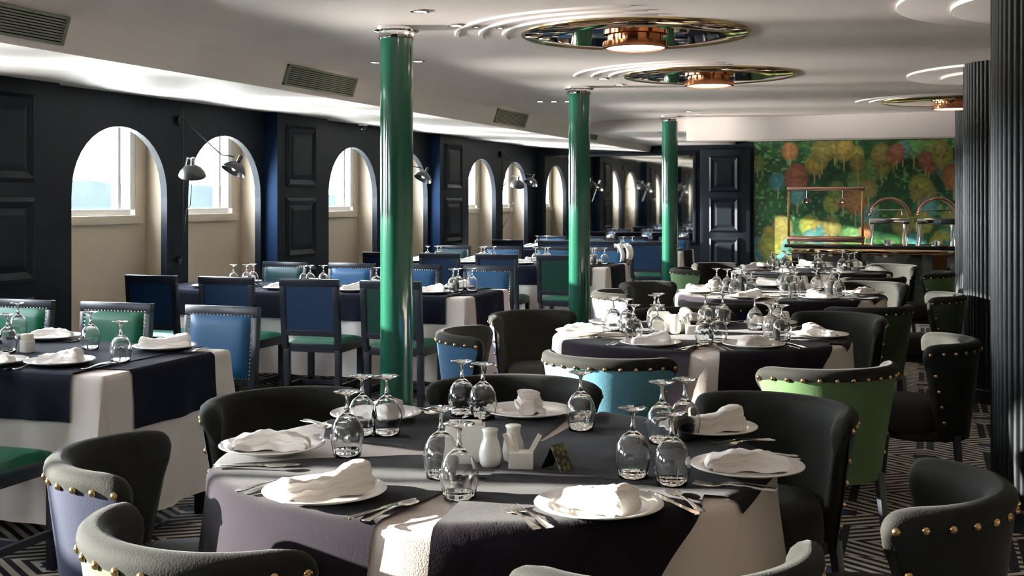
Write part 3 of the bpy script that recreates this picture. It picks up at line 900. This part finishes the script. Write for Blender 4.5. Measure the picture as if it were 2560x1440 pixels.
def round_under(seed):
    b = MB()
    rr = [0.001, 0.2, 0.45, 0.60, 0.70] + [RT + 0.04 * i / 4 for i in range(5)] + [RT + 0.06 + 0.56 * i / 14 for i in range(15)]
    n = 132
    vs = []
    for r in rr:
        for i in range(n):
            a = 2 * PI * i / n
            vs.append(rdrape(r * math.cos(a), r * math.sin(a), 0.0, seed))
    fs = [(j * n + i, j * n + (i + 1) % n, (j + 1) * n + (i + 1) % n, (j + 1) * n + i) for j in range(len(rr) - 1) for i in range(n)]
    return b.add(vs, fs).mesh('tablecloth', M['under'], smooth='all')
def quad_over(Q, off, seed, m):
    b = MB()
    q0, q1, q2, q3 = [Vector((p[0] - 0.07, p[1] + 0.05)) for p in Q]
    def fn(s, t):
        p = (q0 * (1 - s) + q1 * s) * (1 - t) + (q3 * (1 - s) + q2 * s) * t
        return rdrape(p.x, p.y, off + 0.0016 * (math.sin(p.x * 23 + seed) * math.sin(p.y * 19 + 2 * seed) + 1) * (math.hypot(p.x, p.y) < RT), seed)
    b.grid(fn, 56, 56)
    return b.mesh('overlay_cloth', m, smooth='all')
OV = [('front-left', [(0.12, -1.25), (-0.02, 0.02), (0.54, -0.30), (1.15, -0.78)], 0.006),
      ('far-left', [(0.00, -0.12), (0.05, 1.12), (1.00, 0.80), (0.62, 0.00)], 0.0035),
      ('far-right', [(0.02, -0.20), (-0.07, 1.12), (-0.98, 0.92), (-0.50, 0.06)], 0.0035),
      ('right', [(0.02, -0.34), (0.02, 0.14), (-0.70, 0.18), (-0.66, -0.33)], 0.007),
      ('front-right', [(-0.005, -0.16), (-0.10, -1.25), (-0.60, -1.20), (-0.56, -0.34)], 0.010)]
top_me = MB().lathe([(0.70, 0.70), (0.725, 0.71), (0.725, 0.738), (0.71, 0.742)], 48).mesh('tabletop', M['black_wood'], smooth=True)
ped_me = MB().lathe([(0.30, 0.0), (0.30, 0.02), (0.06, 0.06), (0.045, 0.1), (0.045, 0.66), (0.15, 0.70)], 24).mesh('pedestal', M['black_wood'], smooth=True)
om = [(nm, quad_over(Q, off, 1.3, M['over']), off) for i, (nm, Q, off) in enumerate(OV)]
um = round_under(1.3)
for ti, (cu, cv) in enumerate(TC):
    t = thing('round_table', '%s round table, covered to near the floor by cloths' % TN[ti], 'table', W(cu, cv), 0, 'round tables')
    ob('tabletop', top_me, t); ob('pedestal', ped_me, t)
    rz = (0, 0.12, -0.1, 0.2)[ti]
    o = ob('tablecloth', um, None, W(cu, cv), rz)
    tag(o, 'stone-coloured tablecloth hanging in folds over the %s round table' % TN[ti], 'tablecloth', 'pale cloths on the round tables')
    for nm, me, off in om:
        o = ob('overlay_cloth', me, None, W(cu, cv), rz)
        tag(o, 'charcoal overlay cloth on the %s part of the %s round table' % (nm, TN[ti]), 'overlay cloth', 'charcoal overlays on the round tables')

def ldrape(p, q, hx, hy, off, seed, amp=0.02):
    ex = max(0.0, abs(p) - hx); ey = max(0.0, abs(q) - hy)
    sx = 1 if p > 0 else -1; sy = 1 if q > 0 else -1
    d = max(ex, ey) + 0.35 * min(ex, ey)
    x = max(-hx, min(hx, p)); y = max(-hy, min(hy, q))
    k_ = smooth01(d / 0.3)
    if d > 0:
        tot = ex + ey
        out = 0.012 * smooth01(d / 0.02) + 0.06 * d + off
        fx = amp * k_ * fold(q * 1.3 + p * 0.4, seed); fy = amp * k_ * fold(p * 1.3 + q * 0.3, seed + 2)
        cn = min(ex, ey) / tot * 2 if tot else 0
        x += sx * (ex / tot) * (out + fx + 0.10 * cn * d) if ex else 0
        y += sy * (ey / tot) * (out + fy + 0.10 * cn * d) if ey else 0
    return (x, y, TT + off * (1 if d == 0 else max(0, 1 - d / 0.05)) - max(0.0, d - 0.004))
def rect_cloth(name, p0, p1, q0, q1, hx, hy, off, seed, m, st=0.03):
    b = MB()
    def axis(a, c, h):
        vals = {a, c}
        x = a
        while x < c: vals.add(round(x, 4)); x += st
        for e_ in (-h - 0.03, -h - 0.012, -h, h, h + 0.012, h + 0.03):
            if a < e_ < c: vals.add(e_)
        return sorted(vals)
    P = axis(p0, p1, hx); Q = axis(q0, q1, hy)
    vs = [ldrape(p, q, hx, hy, off, seed) for q in Q for p in P]
    n = len(P)
    fs = [(j * n + i, j * n + i + 1, (j + 1) * n + i + 1, (j + 1) * n + i) for j in range(len(Q) - 1) for i in range(n - 1)]
    return b.add(vs, fs).mesh(name, m, smooth='all')
UA, UB = 3.08, 5.80
hx, hy = (UB - UA) / 2, 0.45
lt_top = MB().box(-hx + 0.01, hx - 0.01, -hy + 0.01, hy - 0.01, 0.70, TT - 0.004).mesh('tabletop', M['black_wood'])
lt_leg = MB().box(-0.03, 0.03, -0.03, 0.03, 0, 0.70).mesh('leg', M['black_wood'])
uc = rect_cloth('tablecloth', -hx - 0.05, hx + 0.60, -hy - 0.60, hy + 0.60, hx, hy, 0.0, 1.0, M['under'])
oc1 = rect_cloth('overlay_cloth', -hx - 0.02, hx + 0.24, -0.29, 0.31, hx, hy, 0.006, 1.0, M['over_navy'])
oc2 = rect_cloth('overlay_cloth', -hx + 0.02, hx - 0.14, -hy - 0.19, hy + 0.19, hx, hy, 0.010, 1.0, M['over_navy'])
for ti, (va, vb) in enumerate(LT):
    loc = W((UA + UB) / 2, (va + vb) / 2)
    t = thing('window_table', '%s long rectangular table standing out from the arched wall' % TW[ti], 'table', loc, 0, 'long tables by the arched wall')
    ob('tabletop', lt_top, t)
    for sx in (-1, 1):
        for sy in (-1, 1): ob('leg', lt_leg, t, (sx * (hx - 0.08), sy * (hy - 0.08), 0))
    tag(ob('tablecloth', uc, None, loc), 'stone-coloured cloth hanging over the %s window table' % TW[ti], 'tablecloth', 'pale cloths on the window tables')
    tag(ob('overlay_cloth', oc1, None, loc), 'dark navy runner laid lengthwise on the %s window table' % TW[ti], 'overlay cloth', 'navy overlays on the window tables')
    tag(ob('overlay_cloth', oc2, None, loc), 'dark navy cover hanging over both long sides of the %s window table' % TW[ti], 'overlay cloth', 'navy overlays on the window tables')

# ---------------------------------------------------------------- tableware
PR = 0.145
plate_me = MB().lathe([(0.075, 0.0), (0.080, 0.003), (0.098, 0.007), (PR - 0.002, 0.020), (PR, 0.022), (PR - 0.002, 0.0245), (0.100, 0.012), (0.090, 0.0075), (0.001, 0.007)], 56, cap1=False).mesh('plate', M['china'], smooth='all')
# goblets stand upside down: rim on the cloth, foot in the air
H = 0.175
bowl = [(0.0365, 0.0), (0.0400, 0.020), (0.0450, 0.045), (0.0452, 0.060), (0.040, 0.083), (0.028, 0.103), (0.012, 0.116), (0.0055, 0.121)]
inner = [(r - 0.0022, z) for r, z in bowl[:-2]] + [(0.009, 0.112), (0.001, 0.114)]
stem = [(0.0055, 0.121), (0.0085, 0.127), (0.0052, 0.133), (0.0042, 0.145), (0.0046, 0.155), (0.0075, 0.163)]
foot = [(0.0075, 0.163), (0.020, 0.169), (0.0365, 0.1735), (0.0370, 0.1755), (0.0010, 0.1765)]
def fl_bowl(n=32):
    b = MB(); b.lathe(inner[::-1] + bowl, n, cap0=False, cap1=False); return b
_bw = fl_bowl(64)
for _i, (x, y, z) in enumerate(_bw.v):
    k_ = 1 + 0.016 * math.cos(12 * math.atan2(y, x)) * smooth01((0.062 - z) / 0.03) * (1 if _i >= 64 * len(inner) else 0.0)
    _bw.v[_i] = (x * k_, y * k_, z)
bowl_me = _bw.mesh('bowl', M['glass'], smooth='all')
stem_me = MB().lathe(stem, 16, cap0=False, cap1=False).mesh('stem', M['glass'], smooth='all')
foot_me = MB().lathe(foot, 28, cap0=True, cap1=False).mesh('foot', M['glass'], smooth='all')
gfull = MB().lathe(inner[::-1] + bowl + stem[1:] + foot[1:], 20, cap0=False, cap1=False).mesh('goblet', M['glass'], smooth='all')
gob = None
def goblet(u, v, label, near=True, sc_=1.0):
    global gob
    loc = W(u, v, TABZ)
    if near:
        if gob is None:
            gob = thing('goblet', label, 'glass', loc, 0, 'upturned goblets')
            ob('bowl', bowl_me, gob); ob('stem', stem_me, gob); ob('foot', foot_me, gob)
            o = gob
        else: o = dup(gob, loc, rnd.random() * 3, label, 'upturned goblets')
    else:
        o = ob('goblet', gfull, None, loc, 0); tag(o, label, 'glass', 'upturned goblets')
    o.scale = (sc_, sc_, sc_)
    return o
TABZ = TT + 0.008

def napkin_mesh(seed, L=0.20, wd_=0.062, ht=0.042, bend=0.02):
    r = random.Random(seed)
    ph = [r.uniform(0, 6) for _ in range(8)]
    b = MB(); n, m = 30, 30
    vs = []
    for j in range(n + 1):
        t = j / n; x = (t - 0.5) * L
        e_ = math.sqrt(max(0.0, 1 - abs(2 * t - 1) ** 9))
        w_ = wd_ * (0.85 + 0.18 * math.sin(5 * t + ph[0]) + 0.22 * (t - 0.5)) * (0.8 + 0.2 * e_)
        h_ = 1.3 * ht * (0.85 + 0.22 * math.sin(4.2 * t + ph[1])) * (0.55 + 0.45 * e_)
        cy = bend * math.sin(PI * t + ph[2])
        for i in range(m):
            a = 2 * PI * i / m
            ca, sa = math.cos(a), math.sin(a)
            yy = math.copysign(abs(ca) ** 0.7, ca) * w_ / 2
            zz = (math.copysign(abs(sa) ** 0.75, sa) + 1) / 2 * h_
            wr_ = 0.0016 * math.sin(19 * t + 2 * a + ph[3]) + 0.0010 * math.sin(37 * t - 3 * a + ph[4])
            if sa > -0.5: zz += wr_ * 1.2; yy += wr_
            if 0.15 < a < 0.75: zz -= 0.009; yy -= 0.007 
            if 2.45 < a < 2.95: zz -= 0.006; yy += 0.006      # overlapping hem
            vs.append((x, cy + yy, zz))
    fs = [(j * m + i, j * m + (i + 1) % m, (j + 1) * m + (i + 1) % m, (j + 1) * m + i) for j in range(n) for i in range(m)]
    fs += [tuple(range(m)), tuple(n * m + i for i in range(m))]
    b.add(vs, fs)
    # a loose flap lying beside the roll
    def fl(a, c):
        x = (a - 0.5) * L * 0.92; y = -wd_ * 0.3 - c * 0.03
        return (x, y + bend * math.sin(PI * a + ph[2]), 0.014 * (1 - c) + 0.003 + 0.003 * math.sin(14 * a + ph[5]))
    b.grid(fl, 14, 4)
    return b.mesh('napkin', M['napkin'], smooth=True)
NAP = [napkin_mesh(3, 0.235, 0.07, 0.055, 0.015), napkin_mesh(8, 0.21, 0.075, 0.035, 0.012), napkin_mesh(12, 0.18, 0.085, 0.045, 0.0), napkin_mesh(21, 0.19, 0.055, 0.05, -0.02)]
NAPS = napkin_mesh(33, 0.095, 0.085, 0.052, 0.0)
def plate_set(u, v, ang, label_t, variant, group='dinner plates'):
    o = ob('plate', plate_me, None, W(u, v, TABZ), 0); tag(o, 'white dinner plate ' + label_t, 'plate', group)
    n_ = ob('napkin', variant, None, W(u, v, TABZ + 0.009), ang); tag(n_, 'folded white napkin on the plate ' + label_t, 'napkin', 'folded napkins')

def flat_bar(pts, th=0.0022):
    """pts: (y, half width, z) along the handle"""
    vs = []; n = len(pts)
    for y, w_, z in pts: vs += [(-w_, y, z), (w_, y, z), (w_, y, z + th), (-w_, y, z + th)]
    fs = []
    for i in range(n - 1):
        for k in range(4): fs.append((4 * i + k, 4 * i + (k + 1) % 4, 4 * i + 4 + (k + 1) % 4, 4 * i + 4 + k))
    fs += [(3, 2, 1, 0), (4 * n - 4, 4 * n - 3, 4 * n - 2, 4 * n - 1)]
    return vs, fs
handle = [(-0.10, 0.006, 0.001), (-0.095, 0.0105, 0.001), (-0.07, 0.0085, 0.002), (-0.03, 0.0045, 0.006), (0.01, 0.003, 0.008), (0.028, 0.0035, 0.006)]
fk = MB().add(*flat_bar(handle + [(0.036, 0.010, 0.004), (0.048, 0.0125, 0.002)]))
for i in range(4):
    x = -0.0107 + i * 0.0071
    vs, fs = flat_bar([(0.046, 0.0019, 0.002), (0.075, 0.0016, 0.0015), (0.098, 0.0009, 0.005)])
    fk.add([(a + x, b_, c_) for a, b_, c_ in vs], fs)
fork_me = fk.mesh('fork', M['steel'], smooth=True)
knife_me = MB().add(*flat_bar([(-0.11, 0.006, 0), (-0.105, 0.009, 0), (-0.02, 0.0065, 0), (0.0, 0.0055, 0), (0.005, 0.0095, 0), (0.08, 0.0095, 0), (0.105, 0.005, 0), (0.112, 0.001, 0)], 0.003)).mesh('knife', M['steel'], smooth=True)
sp_ = MB().add(*flat_bar(handle))
def spb(a, c):
    t = 2 * PI * a; rr = c
    return (0.020 * rr * math.cos(t), 0.058 + 0.030 * rr * math.sin(t), 0.001 + 0.007 * rr * rr)
sp_.grid(spb, 20, 5)
spoon_me = sp_.mesh('spoon', M['steel'], smooth='all')
def cutlery(u, v, du, dv, lt, full=True, spread=1.0):
    """du,dv: unit vector from the table centre out to the seat"""
    rz = math.atan2(-dv, du) - PI / 2         # local +Y towards the table centre
    ex = Vector((math.cos(rz), math.sin(rz)))  # local right of the diner
    items = [('fork', fork_me, -0.185 * spread, 0.0, 'dinner fork, outer'), ('knife', knife_me, 0.180 * spread, 0.0, 'dinner knife')]
    if full: items += [('fork', fork_me, -0.160 * spread, 0.012, 'dinner fork, inner'), ('spoon', spoon_me, 0.212 * spread, -0.005, 'spoon')]
    for nm, me, dx, dy, lb in items:
        p = W(u, v, TABZ + 0.003)
        o = ob(nm, me, None, (p.x + ex.x * dx, p.y + ex.y * dx, p.z), rz + rnd.uniform(-0.12, 0.12))
        tag(o, '%s %s' % (lb, lt), nm, 'steel cutlery')

# nearest round table: places read off the photograph
PL = [(812, 1232, 66, 0), (680, 1118, 22, 1), (940, 1038, -20, 2), (1320, 1030, 105, 4), (1772, 1072, 55, 0), (1868, 1170, 22, 1), (1497, 1266, -25, 2)]
cu, cv = TC[0]
for i, (x, y, a, nv) in enumerate(PL):
    u, v = px(x, y, 0.765)
    lt = 'at the %s seat of the nearest round table' % SEATN[i]
    plate_set(u, v, R_(a), lt, NAPS if nv == 4 else NAP[nv])
    d = Vector((u - cu, v - cv)).normalized()
    cutlery(u, v, d.x, d.y, lt, True, 1.02)
GL = [(868, 1150, 'in front of the left plate, larger'), (905, 1098, 'just behind the left pair'), (967, 1098, 'before the far-left plate'),
      (1155, 1048, 'left of the far plate, outer'), (1207, 1056, 'left of the far plate, inner'), (1452, 1085, 'right of the far plate'),
      (1103, 1205, 'left of the white condiment set'), (1148, 1258, 'nearest the camera, between the front plates'), (1582, 1205, 'right of the folded card'),
      (1680, 1222, 'behind the front-right plate, with brass glint'), (1655, 1118, 'before the far-right plate, left'), (1712, 1108, 'before the far-right plate, right')]
for x, y, lb in GL:
    u, v = px(x, y - 8)
    goblet(u, v, 'upturned goblet %s, nearest round table' % lb, True, 1.0)

for ti in (1, 2, 3):
    cu, cv = TC[ti]
    for si, (du, dv) in enumerate(SOFF[ti]):
        d = Vector((du, dv)).normalized()
        lt = 'at the %s seat of the %s round table' % (SEATN[si], TN[ti])
        pu, pv = cu + d.x * 0.60, cv + d.y * 0.60
        plate_set(pu, pv, rnd.uniform(0, PI), lt, NAP[rnd.randrange(4)])
        if ti < 3: cutlery(pu, pv, d.x, d.y, lt, ti == 1, 0.98)
        tn = Vector((-d.y, d.x))
        for k, (rr, ss) in enumerate(((0.37, 0.07), (0.43, 0.17))):
            if ti == 3 and k == 1 and si % 2: continue
            gu, gv = cu + d.x * rr + tn.x * ss, cv + d.y * rr + tn.y * ss
            goblet(gu, gv, '%s upturned goblet %s' % (('inner', 'outer')[k], lt), ti == 1)
        # one glass more on the busier second table
for ti, (va, vb) in enumerate(LT):
    for side in (0, 1):
        for si, u in enumerate(SU):
            if ti == 0: continue
            pv = vb - 0.20 if side == 0 else va + 0.20
            lt = 'at %s, %s side, %s window table' % (SN[si].replace('place from the aisle', 'seat'), 'far' if side == 0 else 'near', TW[ti])
            uu = u - (0.05 if ti == 0 else 0)
            plate_set(uu, pv, rnd.uniform(-0.6, 0.6) + R_(20), lt, NAP[rnd.randrange(4)])
            if ti < 3: cutlery(uu, pv, 0.0, 1.0 if side == 0 else -1.0, lt, ti == 0, 0.95)
            for k, dx in enumerate((0.10, 0.20)):
                if ti == 3 and k: continue
                if ti and (si + side) % 2 and k: continue
                gv = pv + (-0.20 - 0.03 * k if side == 0 else 0.17 + 0.03 * k)
                goblet(uu - dx if side == 1 else uu + dx - 0.30, gv, '%s upturned goblet %s' % (('inner', 'outer')[k], lt), ti == 0)

LP = [(150, 905, 10, 2, 0, 'near', 'aisle end'), (412, 868, 25, 0, 0, 'far', 'aisle end'), (-20, 905, 0, 1, 0, 'near', 'second seat from the aisle'), (130, 843, 15, 1, 1, 'far', 'second seat from the aisle')]
for x, y, a, nv, _, side, seat in LP:
    u, v = px(x, y, 0.765)
    lt = 'at %s, %s side, nearest window table' % (seat.replace('second seat from the aisle', 'second seat'), side)
    plate_set(u, v, R_(a) + TH * 0.3, lt, NAP[nv])
    cutlery(u, v, 0.0, 1.0 if side == 'far' else -1.0, lt, True, 0.95)
for x, y, lb in ((18, 888, 'cut off by the left edge'), (-25, 868, 'outside left edge'), (226, 880, 'between the two right plates, farther'), (302, 912, 'nearest the right corner'), (45, 850, 'behind the cream candle')):
    u, v = px(x, y - 5)
    goblet(u, v, 'upturned goblet %s, nearest window table' % lb, True, 1.0)

# centre pieces
def condiments(u, v, nm, full):
    def at(du, dv): return W(u + du, v + dv, TABZ + 0.001)
    # napkin dispenser
    t = thing('napkin_holder', 'white ribbed porcelain napkin holder on the %s' % nm, 'napkin holder', at(0.085, 0.02), TH * 1.0)
    b = MB()
    for y in (-0.028, 0.022): b.box(-0.052, 0.052, y, y + 0.006, 0.0, 0.098)
    b.box(-0.052, 0.052, -0.028, 0.028, 0, 0.012)
    b.box(0.047, 0.053, -0.028, 0.028, 0, 0.098)
    b.build('body', M['porcelain'], t, bevel=0.003)
    MB().box(-0.044, 0.044, -0.019, 0.019, 0.012, 0.106).build('paper_napkins', M['paper'], t, bevel=0.003)
    if not full: sh2 = 1
    shp = [(0.022, 0.0), (0.027, 0.008), (0.030, 0.03), (0.026, 0.055), (0.0185, 0.075), (0.019, 0.088), (0.022, 0.096), (0.018, 0.098), (0.001, 0.099)]
    for k, (du, dv) in enumerate(((0.0, -0.02), (-0.04, 0.05))):
        o = MB().lathe(shp, 24, cap1=False).build('salt_shaker' if k == 0 else 'pepper_shaker', M['porcelain'], None, smooth='all')
        o.location = at(du, dv)
        tag(o, 'white vase-shaped %s shaker on the %s' % (('salt', 'pepper')[k], nm), 'shaker')
    t = thing('toothpick_holder', 'small white holder of paper sachets on the %s' % nm, 'holder', at(-0.085, -0.02), 0.3)
    MB().box(-0.032, 0.032, -0.026, 0.026, 0, 0.045).build('cup', M['porcelain'], t, bevel=0.006)
    for k, (x, a) in enumerate(((-0.022, -0.35), (-0.008, -0.2), (0.02, 0.5), (-0.014, -0.5))):
        o = MB().box(-0.006, 0.006, -0.002, 0.002, 0, 0.06).build('sachet', M['paper'], t)
        o.location = (x, 0.005 * k - 0.01, 0.035); o.rotation_euler = (0, a, 0)
u, v = px(1232, 1160, 0.755)
condiments(u, v, 'nearest round table', True)
u, v = px(1690, 832, 0.755)
condiments(u, v, 'second round table', True)
u, v = px(1995, 722, 0.755)
condiments(u, v, 'third round table', True)
# folded menu card
u, v = px(1392, 1174, 0.755)
t = thing('table_card', 'small dark folded card with a floral printed face on nearest round table', 'table card', W(u, v, TABZ + 0.0045), R_(-22))
Ml = Matrix.Rotation(R_(28), 4, 'Y'); Mr = Matrix.Rotation(R_(-28), 4, 'Y')
MB().box(-0.0015, 0.0015, -0.025, 0.025, -0.07, 0, Matrix.Translation((0, 0, 0.062)) @ Ml).build('left_leaf', M['black_wood'], t)
cardm = mat('printed_card', (0.10, 0.09, 0.04), 0.4)
tt_ = cardm.node_tree; vo = tt_.nodes.new('ShaderNodeTexVoronoi'); vo.inputs['Scale'].default_value = 70
cr = tt_.nodes.new('ShaderNodeValToRGB'); cr.color_ramp.elements[0].color = (0.35, 0.30, 0.10, 1); cr.color_ramp.elements[1].color = (0.02, 0.02, 0.015, 1); cr.color_ramp.elements[1].position = 0.6
cc_ = tt_.nodes.new('ShaderNodeTexCoord'); tt_.links.new(cc_.outputs['Object'], vo.inputs['Vector'])
tt_.links.new(vo.outputs['Distance'], cr.inputs[0]); tt_.links.new(cr.outputs[0], tt_.nodes['Principled BSDF'].inputs['Base Color'])
MB().box(-0.0015, 0.0015, -0.025, 0.025, -0.07, 0, Matrix.Translation((0, 0, 0.062)) @ Mr).build('right_leaf', cardm, t)
# candle glass on the nearest window table
u, v = px(68, 880, 0.755)
t = thing('candle', 'cream pillar candle in a white cup on the nearest window table', 'candle', W(u, v, TABZ + 0.001))
MB().lathe([(0.028, 0), (0.032, 0.004), (0.033, 0.052), (0.031, 0.054)], 24).build('cup', M['porcelain'], t, smooth=True)
MB().lathe([(0.027, 0.05), (0.028, 0.078), (0.024, 0.084), (0.001, 0.081)], 24).build('wax', M['wax'], t, smooth=True)
MB().tube([(0, 0, 0.08), (0.001, 0, 0.092)], 0.0012, 6).build('wick', M['black_wood'], t)

# white cloth thrown over the end chair by the third window table
b = MB()
def cl(a, c):
    x = -0.09 + 0.18 * a; q = (c - 0.45) * 0.50
    y = 0.045 * math.tanh(q * 12); z = 0.93 - max(0, abs(q) - 0.05) * 1.0 + 0.018 * math.sin(7 * a + 2) * math.cos(5 * c) + 0.008 * math.sin(19 * a + 7 * c)
    return (x + 0.02 * math.sin(11 * c), y + 0.02 * math.sin(14 * a + 3 * c), z)
b.grid(cl, 24, 28)
o = b.build('draped_cloth', M['napkin'], None, smooth='all'); o.location = W(3.22, 13.26)
tag(o, 'crumpled white cloth hung over chair back at third window table', 'cloth')

# ---------------------------------------------------------------- buffet at the far right
t = thing('buffet_counter', 'long glossy black buffet counter in front of the forest mural', 'counter', W(1.62, 14.95))
MB().box(0, 3.4, -0.06, 0.62, 0.86, 0.895).build('countertop', M['black_gloss'], t, bevel=0.006)
MB().box(0.08, 3.4, 0.0, 0.58, 0.06, 0.86).build('cabinet', M['black_gloss'], t, bevel=0.004)
MB().box(0.10, 3.4, 0.03, 0.56, 0.0, 0.06).build('plinth', M['black_wood'], t)
for k in range(4):
    MB().box(0.16 + k * 0.8, 0.90 + k * 0.8, -0.012, 0.0, 0.12, 0.80).build('front_panel', M['black_gloss'], t, bevel=0.006)
MB().box(0.08, 3.4, -0.030, -0.004, 0.79, 0.85).build('brass_trim', M['gold'], t, bevel=0.008)
MB().box(1.70, 1.86, -0.020, -0.004, 0.06, 0.82).build('copper_panel', M['copper'], t)
# glazed serving frame
t = thing('serving_frame', 'brass-posted serving frame with two lamps, left end of the buffet', 'food display', W(1.60, 15.2, 0.896))
for x in (0.0, 0.88): MB().box(x - 0.014, x + 0.014, -0.014, 0.014, 0, 0.68).build('post', M['brass'], t, bevel=0.003)
MB().box(-0.02, 0.90, -0.05, 0.22, 0.655, 0.70).build('canopy', M['rose'], t, bevel=0.004)
MB().box(-0.02, 0.90, -0.03, 0.20, 0.02, 0.09).build('shelf', M['rose'], t, bevel=0.004)
MB().box(0.014, 0.866, -0.004, 0.0, 0.09, 0.655).build('glass_front', M['pane'], t)
for x in (0.21, 0.64):
    hl = MB().lathe([(0.002, 0.055), (0.03, 0.05), (0.062, 0.0), (0.058, 0.0), (0.002, 0.045)], 20, Matrix.Translation((x, 0.06, 0.51)), cap0=False, cap1=False).build('heat_lamp', M['chrome'], t, smooth=True)
    MB().tube([(x, 0.06, 0.56), (x, 0.06, 0.66)], 0.004).build('lamp_rod', M['chrome'], hl)
    MB().lathe([(0.002, 0.05), (0.022, 0.03), (0.022, 0.01), (0.002, -0.004)], 12, Matrix.Translation((x, 0.06, 0.51))).build('bulb', M['bulb'], hl, smooth=True)
def chafing(u, v, lb):
    t = thing('chafing_dish', lb, 'chafing dish', W(u, v, 0.896), 0.1, 'roll-top chafing dishes on the buffet')
    b = MB()
    for sx in (-1, 1):
        for sy in (-1, 1): MB().tube([(sx * 0.20, sy * 0.15, 0), (sx * 0.19, sy * 0.14, 0.12), (sx * 0.20, sy * 0.15, 0.26)], [0.016, 0.010, 0.016], 10).build('leg', M['chrome'], t, smooth=True)
    MB().box(-0.23, 0.23, -0.17, 0.17, 0.25, 0.32).build('water_pan', M['chrome'], t, bevel=0.01)
    def arc(a, c):
        q = PI * (0.04 + 0.92 * a)
        return (-0.23 * math.cos(q), 0.17 * (2 * c - 1), 0.32 + 0.235 * math.sin(q))
    lid = MB().grid(lambda a, c: arc(a, 0.5 + 0.5 * c), 24, 6).build('roll_top_lid', M['rose'], t, smooth='all')
    md = lid.modifiers.new('s', 'SOLIDIFY'); md.thickness = 0.006
    MB().tube([arc(i / 24, 0.0) for i in range(25)], 0.020, 8).build('hoop', M['rose'], t, smooth='all')
    MB().tube([(-0.14, -0.18, 0.36), (-0.14, -0.215, 0.42), (0.14, -0.215, 0.42), (0.14, -0.18, 0.36)], 0.009, 8).build('handle', M['chrome'], t, smooth=True)
    MB().lathe([(0.05, 0.0), (0.05, 0.05), (0.02, 0.06)], 18).build('burner', M['chrome'], t, smooth=True)
chafing(0.42, 15.22, 'rose-gold roll-top chafing dish beside the serving frame')
chafing(-0.12, 15.15, 'rose-gold chafing dish at right, partly behind the pier')
chafing(-0.72, 15.15, 'rose-gold chafing dish farthest right, hidden behind the pier')
